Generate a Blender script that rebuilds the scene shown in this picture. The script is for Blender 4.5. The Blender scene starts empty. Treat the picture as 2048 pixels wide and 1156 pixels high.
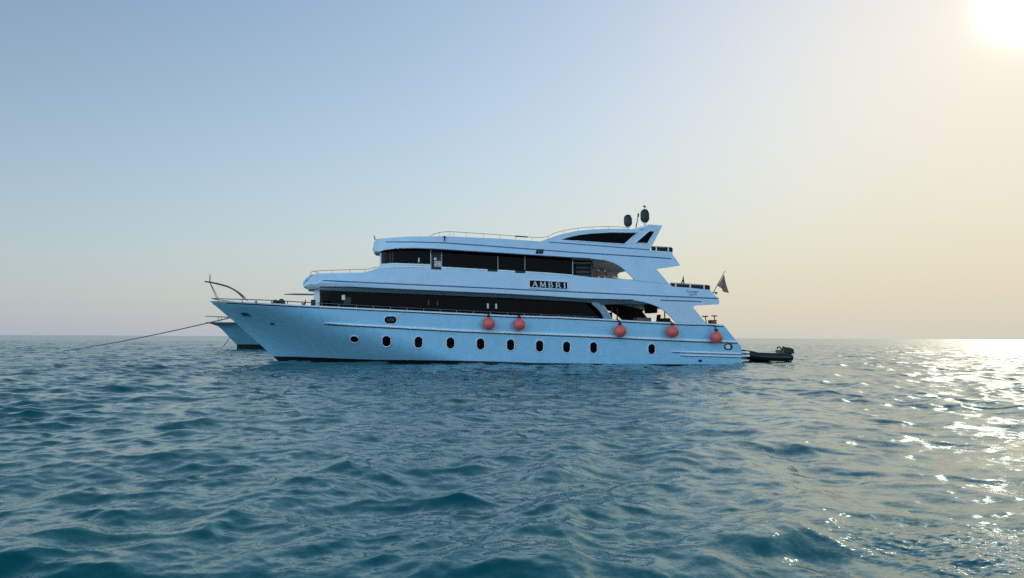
import bpy, bmesh, math, random
import numpy as np
from mathutils import Vector, Matrix
random.seed(7)
S = bpy.context.scene
COL = S.collection
rad = math.radians

# ------------------------------------------------------------------ camera
FPX = 1490.0                       # focal length in pixels of the 2048 px wide photograph
PPX = 660.0                        # the photograph is cropped: its optical axis stands left of the middle
XO = (1024 - PPX) / FPX * 41.0
CAMZ = 1.40
cam_d = bpy.data.cameras.new('camera'); cam = bpy.data.objects.new('camera', cam_d)
COL.objects.link(cam); S.camera = cam
cam_d.sensor_width = 36.0; cam_d.lens = 36.0 * FPX / 2048.0
cam_d.shift_x = (1024 - PPX) / 2048.0
cam_d.clip_start = 0.1; cam_d.clip_end = 60000.0
CM = Matrix.Rotation(rad(90 + 3.644), 4, 'X') @ Matrix.Rotation(rad(0.25), 4, 'Z')
cam.matrix_world = Matrix.Translation((0, 0, CAMZ)) @ CM
S.render.resolution_x, S.render.resolution_y = 1024, 578
CM3 = CM.to_3x3()
def ray(px, py):
    return (CM3 @ Vector(((px - PPX) / FPX, -(py - 578) / FPX, -1.0))).normalized()
def at(px, py, Y):
    d = ray(px, py); t = Y / d.y
    return Vector((d.x * t, Y, CAMZ + d.z * t))

# ------------------------------------------------------------------ light
SUN = ray(2052, 10)
SUN_EL = math.asin(SUN.z); SUN_AZ = math.atan2(SUN.x, SUN.y)
W = bpy.data.worlds.new('World'); S.world = W; W.use_nodes = True
nt = W.node_tree; N = nt.nodes; LK = nt.links
bg = N['Background']; bg.inputs['Strength'].default_value = 0.1
sky = N.new('ShaderNodeTexSky'); sky.sky_type = 'NISHITA'; sky.sun_disc = False
sky.sun_elevation = SUN_EL; sky.sun_rotation = SUN_AZ
sky.air_density = 1.0
def wm(op, a, b=None):
    n = N.new('ShaderNodeMath'); n.operation = op
    for i, v in enumerate((a, b)):
        if v is None: continue
        if isinstance(v, (int, float)): n.inputs[i].default_value = v
        else: LK.new(v, n.inputs[i])
    return n.outputs[0]
def wv(op, a, b=None):
    n = N.new('ShaderNodeVectorMath'); n.operation = op
    for i, v in enumerate((a, b)):
        if v is None: continue
        if isinstance(v, (tuple, Vector)): n.inputs[i].default_value = v
        else: LK.new(v, n.inputs[i])
    return n
sky.dust_density = 0.3; sky.ozone_density = 1.0
def wscale(v, k):
    n = N.new('ShaderNodeVectorMath'); n.operation = 'SCALE'
    if isinstance(v, tuple): n.inputs[0].default_value = v
    else: LK.new(v, n.inputs[0])
    if isinstance(k, (int, float)): n.inputs['Scale'].default_value = k
    else: LK.new(k, n.inputs['Scale'])
    return n.outputs[0]
lum = wv('DOT_PRODUCT', sky.outputs[0], (0.02126, 0.07152, 0.00722)).outputs['Value']
scl = wm('DIVIDE', 1.556, wm('ADD', 1.0, wm('MULTIPLY', wm('POWER', wm('MAXIMUM', lum, 0.0), 1.541), 1.065)))
base = wscale(wv('MULTIPLY', sky.outputs[0], (0.1025, 0.0990, 0.0925)).outputs[0], scl)
geo = N.new('ShaderNodeNewGeometry')
inc = wscale(geo.outputs['Incoming'], -1.0)
sep = N.new('ShaderNodeSeparateXYZ'); LK.new(inc, sep.inputs[0])
elev = wm('MAXIMUM', wm('MULTIPLY', wm('ARCSINE', sep.outputs['Z']), 57.29578), 0.0)
cosa = wm('MINIMUM', wv('DOT_PRODUCT', inc, SUN).outputs['Value'], 0.9999999)
ang = wm('MULTIPLY', wm('ARCCOSINE', cosa), 57.29578)
# sea haze: grey towards the horizon, warm on the sun's side
hf = wm('MULTIPLY', wm('EXPONENT', wm('DIVIDE', elev, -9.161)), 0.969)
warm = wm('EXPONENT', wm('DIVIDE', ang, -60.645))
hz = wv('ADD', (0.202, 0.289, 0.474), wscale((0.466, 0.338, 0.010), warm)).outputs[0]
hz = wv('MAXIMUM', hz, (0.05, 0.05, 0.05)).outputs[0]
body = wv('ADD', wscale(base, wm('SUBTRACT', 1.0, hf)), wscale(hz, hf)).outputs[0]
# unseen sky opposite the sun, brightened as added fill for the shaded side
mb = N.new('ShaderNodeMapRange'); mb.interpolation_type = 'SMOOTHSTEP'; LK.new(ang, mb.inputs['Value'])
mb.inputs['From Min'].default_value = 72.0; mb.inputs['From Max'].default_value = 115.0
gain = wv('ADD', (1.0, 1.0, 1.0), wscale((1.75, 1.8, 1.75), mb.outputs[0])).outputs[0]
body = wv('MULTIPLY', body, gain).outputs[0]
# the sun's own glare
core = wm('MULTIPLY', wm('EXPONENT', wm('MULTIPLY', wm('POWER', wm('DIVIDE', ang, 1.15), 2.0), -1.0)), 4.0)
glow = wm('MULTIPLY', wm('EXPONENT', wm('DIVIDE', ang, -2.0)), 0.30)
body = wv('ADD', body, wscale((1.0, 0.92, 0.62), glow)).outputs[0]
tot = wv('ADD', body, wscale((1.0, 0.97, 0.88), core)).outputs[0]
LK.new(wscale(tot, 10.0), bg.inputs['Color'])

sun_d = bpy.data.lights.new('sun', 'SUN'); sun = bpy.data.objects.new('sun', sun_d); COL.objects.link(sun)
sun_d.energy = 2.0; sun_d.angle = rad(0.5); sun_d.color = (1.0, 0.87, 0.66)
sun.rotation_euler = SUN.to_track_quat('Z', 'Y').to_euler()

S.view_settings.view_transform = 'Standard'; S.view_settings.look = 'None'
S.view_settings.exposure = 0.2; S.view_settings.gamma = 1.0
S.render.engine = 'CYCLES'
S.cycles.use_denoising = False
S.cycles.sample_clamp_direct = 1.15
S.cycles.max_bounces = 6
S.cycles.sample_clamp_indirect = 6.0
S.cycles.caustics_reflective = False; S.cycles.caustics_refractive = False

# ------------------------------------------------------------------ materials
def mat(name, col, rough=0.5, metal=0.0, coat=0.0, var=0.0, vscale=2.0, bump=0.0, bscale=6.0, spec=0.5, stretch=(1, 1, 1), rvar=0.0):
    m = bpy.data.materials.new(name); m.use_nodes = True
    n = m.node_tree.nodes; l = m.node_tree.links; p = n['Principled BSDF']
    p.inputs['Base Color'].default_value = (*col, 1); p.inputs['Roughness'].default_value = rough
    p.inputs['Metallic'].default_value = metal; p.inputs['Coat Weight'].default_value = coat
    p.inputs['Coat Roughness'].default_value = 0.12; p.inputs['Specular IOR Level'].default_value = spec
    if var or bump or rvar:
        tc = n.new('ShaderNodeTexCoord'); mp = n.new('ShaderNodeMapping'); mp.inputs['Scale'].default_value = stretch
        l.new(tc.outputs['Object'], mp.inputs['Vector'])
    if var or rvar:
        nz = n.new('ShaderNodeTexNoise'); nz.inputs['Scale'].default_value = vscale
        nz.inputs['Detail'].default_value = 8; nz.inputs['Roughness'].default_value = 0.65
        l.new(mp.outputs[0], nz.inputs['Vector'])
        if var:
            r = n.new('ShaderNodeMapRange'); l.new(nz.outputs['Fac'], r.inputs['Value'])
            r.inputs['From Min'].default_value = 0.3; r.inputs['From Max'].default_value = 0.7
            r.inputs['To Min'].default_value = 1 - var; r.inputs['To Max'].default_value = 1 + var * 0.4
            v = n.new('ShaderNodeVectorMath'); v.operation = 'SCALE'; v.inputs[0].default_value = col
            l.new(r.outputs[0], v.inputs['Scale']); l.new(v.outputs[0], p.inputs['Base Color'])
        if rvar:
            r2 = n.new('ShaderNodeMapRange'); l.new(nz.outputs['Fac'], r2.inputs['Value'])
            r2.inputs['To Min'].default_value = rough - rvar; r2.inputs['To Max'].default_value = rough + rvar
            l.new(r2.outputs[0], p.inputs['Roughness'])
    if bump:
        b = n.new('ShaderNodeBump'); nz2 = n.new('ShaderNodeTexNoise'); nz2.inputs['Scale'].default_value = bscale
        nz2.inputs['Detail'].default_value = 4
        l.new(mp.outputs[0], nz2.inputs['Vector']); l.new(nz2.outputs['Fac'], b.inputs['Height'])
        b.inputs['Strength'].default_value = 1.0; b.inputs['Distance'].default_value = bump
        l.new(b.outputs[0], p.inputs['Normal'])
    return m
PAINT = mat('hull_paint', (0.29, 0.61, 0.82), 0.28, coat=0.3, var=0.12, vscale=3.0, bump=0.010, bscale=0.9, rvar=0.10, stretch=(1.0, 1, 0.8))  # blue skylight on the white hull, tinted into its colour
SUPER = mat('superstructure_paint', (0.52, 0.69, 0.83), 0.30, coat=0.3, var=0.10, vscale=1.4, bump=0.004, bscale=1.3, rvar=0.08)  # the same skylight tint put into the white upper works
WHITE = mat('white_gelcoat', (0.72, 0.78, 0.84), 0.3, var=0.08)
TRIM = mat('trim_paint', (0.82, 0.88, 0.93), 0.35, var=0.08)
STRIPE = mat('blue_stripe', (0.012, 0.12, 0.27), 0.35, var=0.1)
DARKLINE = mat('dark_seam', (0.008, 0.03, 0.05), 0.5)
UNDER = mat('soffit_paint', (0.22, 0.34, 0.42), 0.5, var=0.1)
GLASS = mat('tinted_glass', (0.002, 0.0025, 0.003), 0.05, spec=0.05, bump=0.002, bscale=0.7)
BLACK = mat('black_rubber', (0.008, 0.009, 0.010), 0.55, var=0.2)
BOOT = mat('antifouling_paint', (0.006, 0.006, 0.008), 0.6, var=0.3)
STEEL = mat('stainless_rail', (0.30, 0.31, 0.32), 0.3, metal=0.8)
DSTEEL = mat('weathered_rail', (0.10, 0.09, 0.10), 0.45, metal=0.3)
DOME = mat('dark_radome', (0.012, 0.018, 0.017), 0.5, var=0.2)
RED = mat('red_vinyl', (0.88, 0.15, 0.12), 0.42, var=0.3, vscale=5.0)
ORANGE = mat('orange_ring', (0.42, 0.06, 0.02), 0.5, var=0.2)
BEIGE = mat('beige_panel', (0.85, 0.66, 0.54), 0.55, var=0.12)
GREYP = mat('grey_panel', (0.10, 0.11, 0.11), 0.5, var=0.2)
ROPE = mat('rope_fibre', (0.16, 0.17, 0.17), 0.85, var=0.3, vscale=20)
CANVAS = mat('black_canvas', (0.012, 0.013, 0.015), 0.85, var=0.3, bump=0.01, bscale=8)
TEAK = mat('teak_deck', (0.30, 0.19, 0.10), 0.6, var=0.25, vscale=3, stretch=(0.3, 6, 1))
BROWN = mat('brown_box', (0.16, 0.09, 0.06), 0.6, var=0.3)
LETTER = mat('letter_paint', (0.62, 0.70, 0.74), 0.4)
BOARD = mat('name_board_black', (0.005, 0.006, 0.012), 0.35, spec=0.1)
FLAGM = mat('flag_cloth', (0.22, 0.18, 0.19), 0.9, var=0.25, vscale=3)
FLAGM.node_tree.nodes['Principled BSDF'].inputs['Base Color'].default_value = (0.40, 0.33, 0.34, 1)
for l_ in list(FLAGM.node_tree.links):
    if l_.to_socket.name == 'Base Color': FLAGM.node_tree.links.remove(l_)
_tl = FLAGM.node_tree.nodes.new('ShaderNodeBsdfTranslucent'); _tl.inputs['Color'].default_value = (0.25, 0.23, 0.26, 1)
_ms = FLAGM.node_tree.nodes.new('ShaderNodeMixShader'); _ms.inputs[0].default_value = 0.5
FLAGM.node_tree.links.new(FLAGM.node_tree.nodes['Principled BSDF'].outputs[0], _ms.inputs[1]); FLAGM.node_tree.links.new(_tl.outputs[0], _ms.inputs[2])
FLAGM.node_tree.links.new(_ms.outputs[0], FLAGM.node_tree.nodes['Material Output'].inputs['Surface'])
PENN = mat('red_cloth', (0.25, 0.03, 0.03), 0.9)
BIRD = mat('bird_feathers', (0.05, 0.05, 0.055), 0.8)
FAR = mat('far_hull_paint', (0.14, 0.38, 0.47), 0.4, var=0.15, vscale=0.8)
SILVER = mat('bright_fitting', (0.85, 0.86, 0.86), 0.25, metal=0.4)

# ------------------------------------------------------------------ object helpers
ORG = {}
def link(o, parent=None):
    COL.objects.link(o)
    if parent is not None: o.parent = parent
    return o
def empty(name, loc):
    o = bpy.data.objects.new(name, None); o.location = loc; o.empty_display_size = 0.3
    COL.objects.link(o); ORG[o] = Vector(loc); return o
def tag(o, label=None, cat=None, group=None, kind=None):
    if label: o['label'] = label
    if cat: o['category'] = cat
    if group: o['group'] = group
    if kind: o['kind'] = kind
    return o
def finish(name, bm, m, parent=None, smooth=35):
    """bm in world coordinates -> one mesh object, local to its thing"""
    org = ORG.get(parent, Vector((0, 0, 0)))
    bmesh.ops.recalc_face_normals(bm, faces=bm.faces)
    if org.length: bmesh.ops.translate(bm, verts=bm.verts, vec=-org)
    me = bpy.data.meshes.new(name); bm.to_mesh(me); bm.free()
    me.materials.append(m)
    if smooth:
        for p in me.polygons: p.use_smooth = True
        me.set_sharp_from_angle(angle=rad(smooth))
    o = bpy.data.objects.new(name, me); link(o, parent); ORG[o] = org
    return o
def box(bm, c, s, R=None, bev=0.0):
    r = bmesh.ops.create_cube(bm, size=1.0)
    vs = r['verts']
    for v in vs: v.co = Vector((v.co.x * s[0], v.co.y * s[1], v.co.z * s[2]))
    if bev > 0:
        es = list({e for v in vs for e in v.link_edges})
        rb = bmesh.ops.bevel(bm, geom=vs + es, offset=bev, segments=2, affect='EDGES', profile=0.6)
        vs = [v for v in rb['verts']] or vs
        vs = list({v for f in rb['faces'] for v in f.verts} | set(v for v in vs if v.is_valid))
        # all verts of this box are those connected to it
        seen = set(vs); st = list(vs)
        while st:
            v = st.pop()
            for e in v.link_edges:
                w = e.other_vert(v)
                if w not in seen: seen.add(w); st.append(w)
        vs = list(seen)
    c = Vector(c)
    for v in vs:
        co = v.co
        if R is not None: co = R @ co
        v.co = co + c
def tube(bm, pts, r, seg=8, cap=True):
    pts = [Vector(p) for p in pts]
    rs = r if isinstance(r, (list, tuple)) else [r] * len(pts)
    rings = []
    for i, p in enumerate(pts):
        a = pts[max(0, i - 1)]; b = pts[min(len(pts) - 1, i + 1)]
        t = (b - a).normalized()
        u = t.cross(Vector((0, 0, 1)))
        if u.length < 1e-3: u = t.cross(Vector((0, 1, 0)))
        u.normalize(); w = u.cross(t)
        rings.append([bm.verts.new(p + (u * math.cos(2 * math.pi * k / seg) + w * math.sin(2 * math.pi * k / seg)) * rs[i]) for k in range(seg)])
    for a, b in zip(rings, rings[1:]):
        for k in range(seg):
            bm.faces.new((a[k], a[(k + 1) % seg], b[(k + 1) % seg], b[k]))
    if cap:
        bm.faces.new(rings[0]); bm.faces.new(list(reversed(rings[-1])))
def lathe(bm, c, prof, seg=20, R=None):
    """profile [(r,z)] from bottom to top about z"""
    c = Vector(c); rings = []
    for r, z in prof:
        ring = []
        for k in range(seg):
            a = 2 * math.pi * k / seg
            p = Vector((max(r, 1e-4) * math.cos(a), max(r, 1e-4) * math.sin(a), z))
            if R is not None: p = R @ p
            ring.append(bm.verts.new(c + p))
        rings.append(ring)
    for a, b in zip(rings, rings[1:]):
        for k in range(seg):
            bm.faces.new((a[k], a[(k + 1) % seg], b[(k + 1) % seg], b[k]))
    bm.faces.new(list(reversed(rings[0]))); bm.faces.new(rings[-1])
def smooth_line(pts, n=6):
    """Catmull-Rom through pts (tuples)"""
    P = [Vector(p) for p in pts]; out = []
    for i in range(len(P) - 1):
        p0 = P[max(i - 1, 0)]; p1 = P[i]; p2 = P[i + 1]; p3 = P[min(i + 2, len(P) - 1)]
        for k in range(n):
            t = k / n
            out.append(0.5 * ((2 * p1) + (p2 - p0) * t + (2 * p0 - 5 * p1 + 4 * p2 - p3) * t * t + (3 * p1 - p0 - 3 * p2 + p3) * t ** 3))
    out.append(P[-1]); return out

# ------------------------------------------------------------------ water
def build_sea():
    rng = np.random.default_rng(11)
    # radial rings: log spaced, angular columns dense in front
    r = np.concatenate([np.array([0.3, 0.9, 1.6]), np.exp(np.linspace(math.log(2.2), math.log(220), 1500)), np.exp(np.linspace(math.log(228), math.log(42000), 120))])
    dens = np.radians(np.linspace(-32, 50, 1150))
    side = np.radians(np.linspace(50, 328, 150)[1:-1])
    th = np.concatenate([dens, side]); nt_, nr = len(th), len(r)
    R, T = np.meshgrid(r, th, indexing='ij')
    X0 = (R * np.sin(T)).astype(np.float64); Y0 = (R * np.cos(T)).astype(np.float64)
    sp = np.maximum(np.gradient(r)[:, None] * np.ones_like(T), R * (82.0 / 1150) * math.pi / 180 * 0.8)
    X = X0.copy(); Y = Y0.copy(); Z = np.zeros_like(X0); lost = np.zeros_like(X0)
    nw = 110
    lam = np.exp(rng.uniform(math.log(0.13), math.log(6.0), nw)); lam.sort()
    tot2 = 0
    # patches where the wind has ruffled the water more or less
    patch = 1.0 + 0.30 * np.sin(X0 * 0.21 + 0.17 * Y0 + 1.0) * np.sin(0.13 * Y0 - 0.11 * X0) + 0.15 * np.sin(X0 * 0.6 + 1.3 * np.sin(Y0 * 0.35))
    for L in lam:
        k = 2 * math.pi / L
        d = rng.normal(rad(28), rad(38) if L < 2.0 else rad(24))
        dx, dy = math.sin(d), -math.cos(d)          # the waves run towards the camera
        slope = (0.0125 if L < 0.4 else 0.0240) * (1.0 if L < 1.3 else (1.3 / L) ** 0.65)
        a = slope / k
        att = np.clip((L / sp - 3.0) / 4.0, 0, 1)
        ph = k * (dx * X0 + dy * Y0) + rng.uniform(0, 6.283)
        pt = patch if L < 1.5 else 1.0
        # wave groups: each train swells and fades, and its fronts lean forward
        e1, e2, e3 = rng.uniform(0, 6.283, 3)
        kg = k * rng.uniform(0.16, 0.30); a1 = rng.uniform(0, 6.283)
        env = (1 + np.sin(kg * (math.cos(a1) * X0 + math.sin(a1) * Y0) + e1)) * (1 + np.sin(kg * 0.8 * (math.sin(a1) * X0 - math.cos(a1) * Y0) + e2))
        pt = pt * (0.30 + 0.70 * env)
        ph = ph - 0.45 * np.cos(ph)
        A = a * att * pt
        Z += A * np.cos(ph)
        X -= 0.85 * A * dx * np.sin(ph); Y -= 0.85 * A * dy * np.sin(ph)
        lost += (slope ** 2 / 2) * (1 - att ** 2); tot2 += slope ** 2 / 2
    lost = np.sqrt(lost / tot2)
    Z -= 0.05
    nv = nr * nt_
    co = np.stack([X, Y, Z], -1).reshape(-1, 3).astype(np.float32)
    i = np.arange(nr - 1)[:, None]; j = np.arange(nt_)[None, :]; j2 = (j + 1) % nt_
    q = np.stack([i * nt_ + j, (i + 1) * nt_ + j, (i + 1) * nt_ + j2, i * nt_ + j2], -1).reshape(-1, 4)[:, ::-1]
    me = bpy.data.meshes.new('sea'); me.vertices.add(nv); me.vertices.foreach_set('co', co.ravel())
    nq = len(q); me.loops.add(nq * 4); me.loops.foreach_set('vertex_index', q.ravel().astype(np.int32))
    me.polygons.add(nq); me.polygons.foreach_set('loop_start', (np.arange(nq) * 4).astype(np.int32))
    me.polygons.foreach_set('use_smooth', np.ones(nq, dtype=bool))
    at_ = me.attributes.new('ripple', 'FLOAT', 'POINT'); at_.data.foreach_set('value', lost.ravel().astype(np.float32))
    # churned water astern of the photographer's own boat, and a few broken crests
    d2 = ((X0 - 4.75 + 0.35 * (Y0 - 5.1)) / 0.95) ** 2 + ((Y0 - 4.9) / 0.85) ** 2
    foam = np.clip(1.25 - 0.55 * d2, 0, 1.05)
    for fx_, fy_, fr_ in ((9.2, 17.0, 0.2),):
        foam = np.maximum(foam, np.clip(1.15 - 0.6 * (((X0 - fx_) / (fr_ * 1.8)) ** 2 + ((Y0 - fy_) / fr_) ** 2), 0, 1.0))
    af = me.attributes.new('foam', 'FLOAT', 'POINT'); af.data.foreach_set('value', foam.ravel().astype(np.float32))
    me.update(calc_edges=True); me.validate()
    m = bpy.data.materials.new('sea_water'); m.use_nodes = True
    n = m.node_tree.nodes; l = m.node_tree.links; p = n['Principled BSDF']
    p.inputs['IOR'].default_value = 1.85
    p.inputs['Specular Tint'].default_value = (0.04, 0.74, 0.86, 1)
    p.inputs['Base Color'].default_value = (0.0, 0.068, 0.070, 1)
    g = n.new('ShaderNodeNewGeometry'); atn = n.new('ShaderNodeAttribute'); atn.attribute_name = 'ripple'
    def mth(op, a, b):
        x = n.new('ShaderNodeMath'); x.operation = op
        for i_, v in enumerate((a, b)):
            if isinstance(v, (int, float)): x.inputs[i_].default_value = v
            else: l.new(v, x.inputs[i_])
        return x.outputs[0]
    rr = mth('ADD', mth('MULTIPLY', atn.outputs['Fac'], 0.12), 0.03); l.new(rr, p.inputs['Roughness'])
    acc = None
    for scale, amp, base, seed in ((60.0, 0.12, 1.0, 0.0), (15.0, 0.08, 1.0, 13.0), (5.5, 0.40, 0.0, 31.0), (1.3, 0.46, 0.0, 77.0), (0.22, 0.14, 0.0, 5.0), (26.0, 0.60, -1.0, 51.0)):
        mp = n.new('ShaderNodeMapping'); mp.inputs['Location'].default_value = (seed, seed * 0.7, 0)
        mp.inputs['Rotation'].default_value = (0, 0, rad(-28)); mp.inputs['Scale'].default_value = (scale * 0.55, scale, scale)
        l.new(g.outputs['Position'], mp.inputs['Vector'])
        nz = n.new('ShaderNodeTexNoise'); nz.inputs['Scale'].default_value = 1.0; nz.inputs['Detail'].default_value = 2.0
        l.new(mp.outputs[0], nz.inputs['Vector'])
        sb = n.new('ShaderNodeVectorMath'); sb.operation = 'SUBTRACT'; l.new(nz.outputs['Color'], sb.inputs[0]); sb.inputs[1].default_value = (0.5, 0.5, 0.5)
        mu = n.new('ShaderNodeVectorMath'); mu.operation = 'MULTIPLY'; l.new(sb.outputs[0], mu.inputs[0]); mu.inputs[1].default_value = (amp * 2, amp * 2, 0)
        s_ = n.new('ShaderNodeVectorMath'); s_.operation = 'SCALE'; l.new(mu.outputs[0], s_.inputs[0])
        if base > 0: s_.inputs['Scale'].default_value = base
        elif base < 0:                               # churned patch: steep little ripples that catch the sun
            fb = n.new('ShaderNodeAttribute'); fb.attribute_name = 'foam'; l.new(fb.outputs['Fac'], s_.inputs['Scale'])
        else: l.new(atn.outputs['Fac'], s_.inputs['Scale'])
        if acc is None: acc = s_.outputs[0]
        else:
            ad = n.new('ShaderNodeVectorMath'); ad.operation = 'ADD'; l.new(acc, ad.inputs[0]); l.new(s_.outputs[0], ad.inputs[1]); acc = ad.outputs[0]
    ad = n.new('ShaderNodeVectorMath'); ad.operation = 'ADD'; l.new(acc, ad.inputs[0]); l.new(g.outputs['Normal'], ad.inputs[1])
    nm = n.new('ShaderNodeVectorMath'); nm.operation = 'NORMALIZE'; l.new(ad.outputs[0], nm.inputs[0])
    l.new(nm.outputs[0], p.inputs['Normal'])
    fa = n.new('ShaderNodeAttribute'); fa.attribute_name = 'foam'
    fn = n.new('ShaderNodeTexNoise'); fn.inputs['Scale'].default_value = 9.0; fn.inputs['Detail'].default_value = 9.0; fn.inputs['Roughness'].default_value = 0.72
    l.new(g.outputs['Position'], fn.inputs['Vector'])
    fr_ = n.new('ShaderNodeMapRange'); l.new(mth('MULTIPLY', fn.outputs['Fac'], fa.outputs['Fac']), fr_.inputs['Value'])
    fr_.inputs['From Min'].default_value = 0.60; fr_.inputs['From Max'].default_value = 0.66
    fd = n.new('ShaderNodeBsdfDiffuse'); fd.inputs['Color'].default_value = (0.80, 0.80, 0.78, 1)
    fm = n.new('ShaderNodeMixShader'); l.new(fr_.outputs[0], fm.inputs[0]); l.new(p.outputs[0], fm.inputs[1]); l.new(fd.outputs[0], fm.inputs[2])
    l.new(fm.outputs[0], n['Material Output'].inputs['Surface'])
    me.materials.append(m)
    o = bpy.data.objects.new('sea', me); COL.objects.link(o)
    tag(o, kind='structure')
build_sea()

# ------------------------------------------------------------------ yacht: shape functions
YC = 44.0                          # centre line of the yacht, which lies broadside on
def curve(pts, Y):
    P = [at(x, y, Y) for x, y in pts]
    xs = np.array([p.x for p in P]); zs = np.array([p.z for p in P])
    return lambda x: float(np.interp(x, xs, zs))
def clamp(v, a=0.0, b=1.0): return max(a, min(b, v))
stem_px = [(421.5, 603.5), (447, 625.5), (471.7, 646), (525, 693.5), (554.4, 720.7)]
_st = [at(x, y, YC) for x, y in stem_px]
_sz = np.array([p.z for p in _st][::-1]); _sx = np.array([p.x for p in _st][::-1])
def xstem(z):
    if z < _sz[0]: return _sx[0] + (_sz[0] - z) * 1.3
    if z > _sz[-1]: return _sx[-1] - (z - _sz[-1]) * 1.15
    return float(np.interp(z, _sz, _sx))
_tr = [at(1447.3, 651.5, 40.7), at(1482.7, 693.2, 40.7), at(1482.7, 706, 40.7)]
def xstern(z):
    if z < _tr[1].z: return _tr[1].x
    return _tr[1].x + (z - _tr[1].z) * (_tr[0].x - _tr[1].x) / (_tr[0].z - _tr[1].z)
def b_hull(x, z):
    h = clamp((z + 0.3) / 3.4)
    B = 3.38 + 0.07 * h
    if z < 0: B *= math.sqrt(max(0.0, 1 - (z / -1.3) ** 2)) ** 0.8
    Lh = 11.0 - 5.5 * h; p = 1.3 + 1.5 * h
    t = clamp((x - xstem(z)) / Lh)
    b = B * (1 - (1 - t) ** p)
    s = clamp((x - XO - 6.0) / 7.5)      # the stern narrows a little
    return max(0.0, b - 0.16 * s * s)
def solve(px, py, bf, side=-1):
    """point of the near surface y = YC - bf(x,z) seen at a pixel"""
    lo, hi = YC - 4.2, YC
    for _ in range(40):
        Y = 0.5 * (lo + hi); p = at(px, py, Y)
        if Y - YC + bf(p.x, p.z) >= 0: hi = Y
        else: lo = Y
    return at(px, py, 0.5 * (lo + hi))
def line_on(pts, bf, step=14.0):
    out = []
    for (x0, y0), (x1, y1) in zip(pts, pts[1:]):
        n = max(1, int(math.hypot(x1 - x0, y1 - y0) / step))
        for k in range(n): out.append(solve(x0 + (x1 - x0) * k / n, y0 + (y1 - y0) * k / n, bf))
    out.append(solve(pts[-1][0], pts[-1][1], bf)); return out
def normal_on(x, z, bf):
    e = 0.03
    dbx = (bf(x + e, z) - bf(x - e, z)) / (2 * e); dbz = (bf(x, z + e) - bf(x, z - e)) / (2 * e)
    return Vector((-dbx, -1.0, -dbz)).normalized()      # outward on the near side
def frame_on(px, py, bf):
    p = solve(px, py, bf); n = normal_on(p.x, p.z, bf)
    up = (Vector((0, 0, 1)) - n * n.z).normalized(); tx = up.cross(n) * -1
    if tx.x < 0: tx = -tx
    return p, tx, up, n
gun_px = [(421.5, 603.5), (454, 604.6), (527, 608), (600, 611.9), (720, 618), (881, 626), (1020, 632.8), (1120, 635.5), (1218, 640.5), (1284, 644.4), (1370, 648.2), (1413, 649), (1447.3, 651.5)]
_gp = [solve(x, y, b_hull) for x, y in gun_px]
_gx = np.array([p.x for p in _gp]); _gz = np.array([p.z for p in _gp])
def sheer(x): return float(np.interp(x, _gx, _gz))

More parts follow.
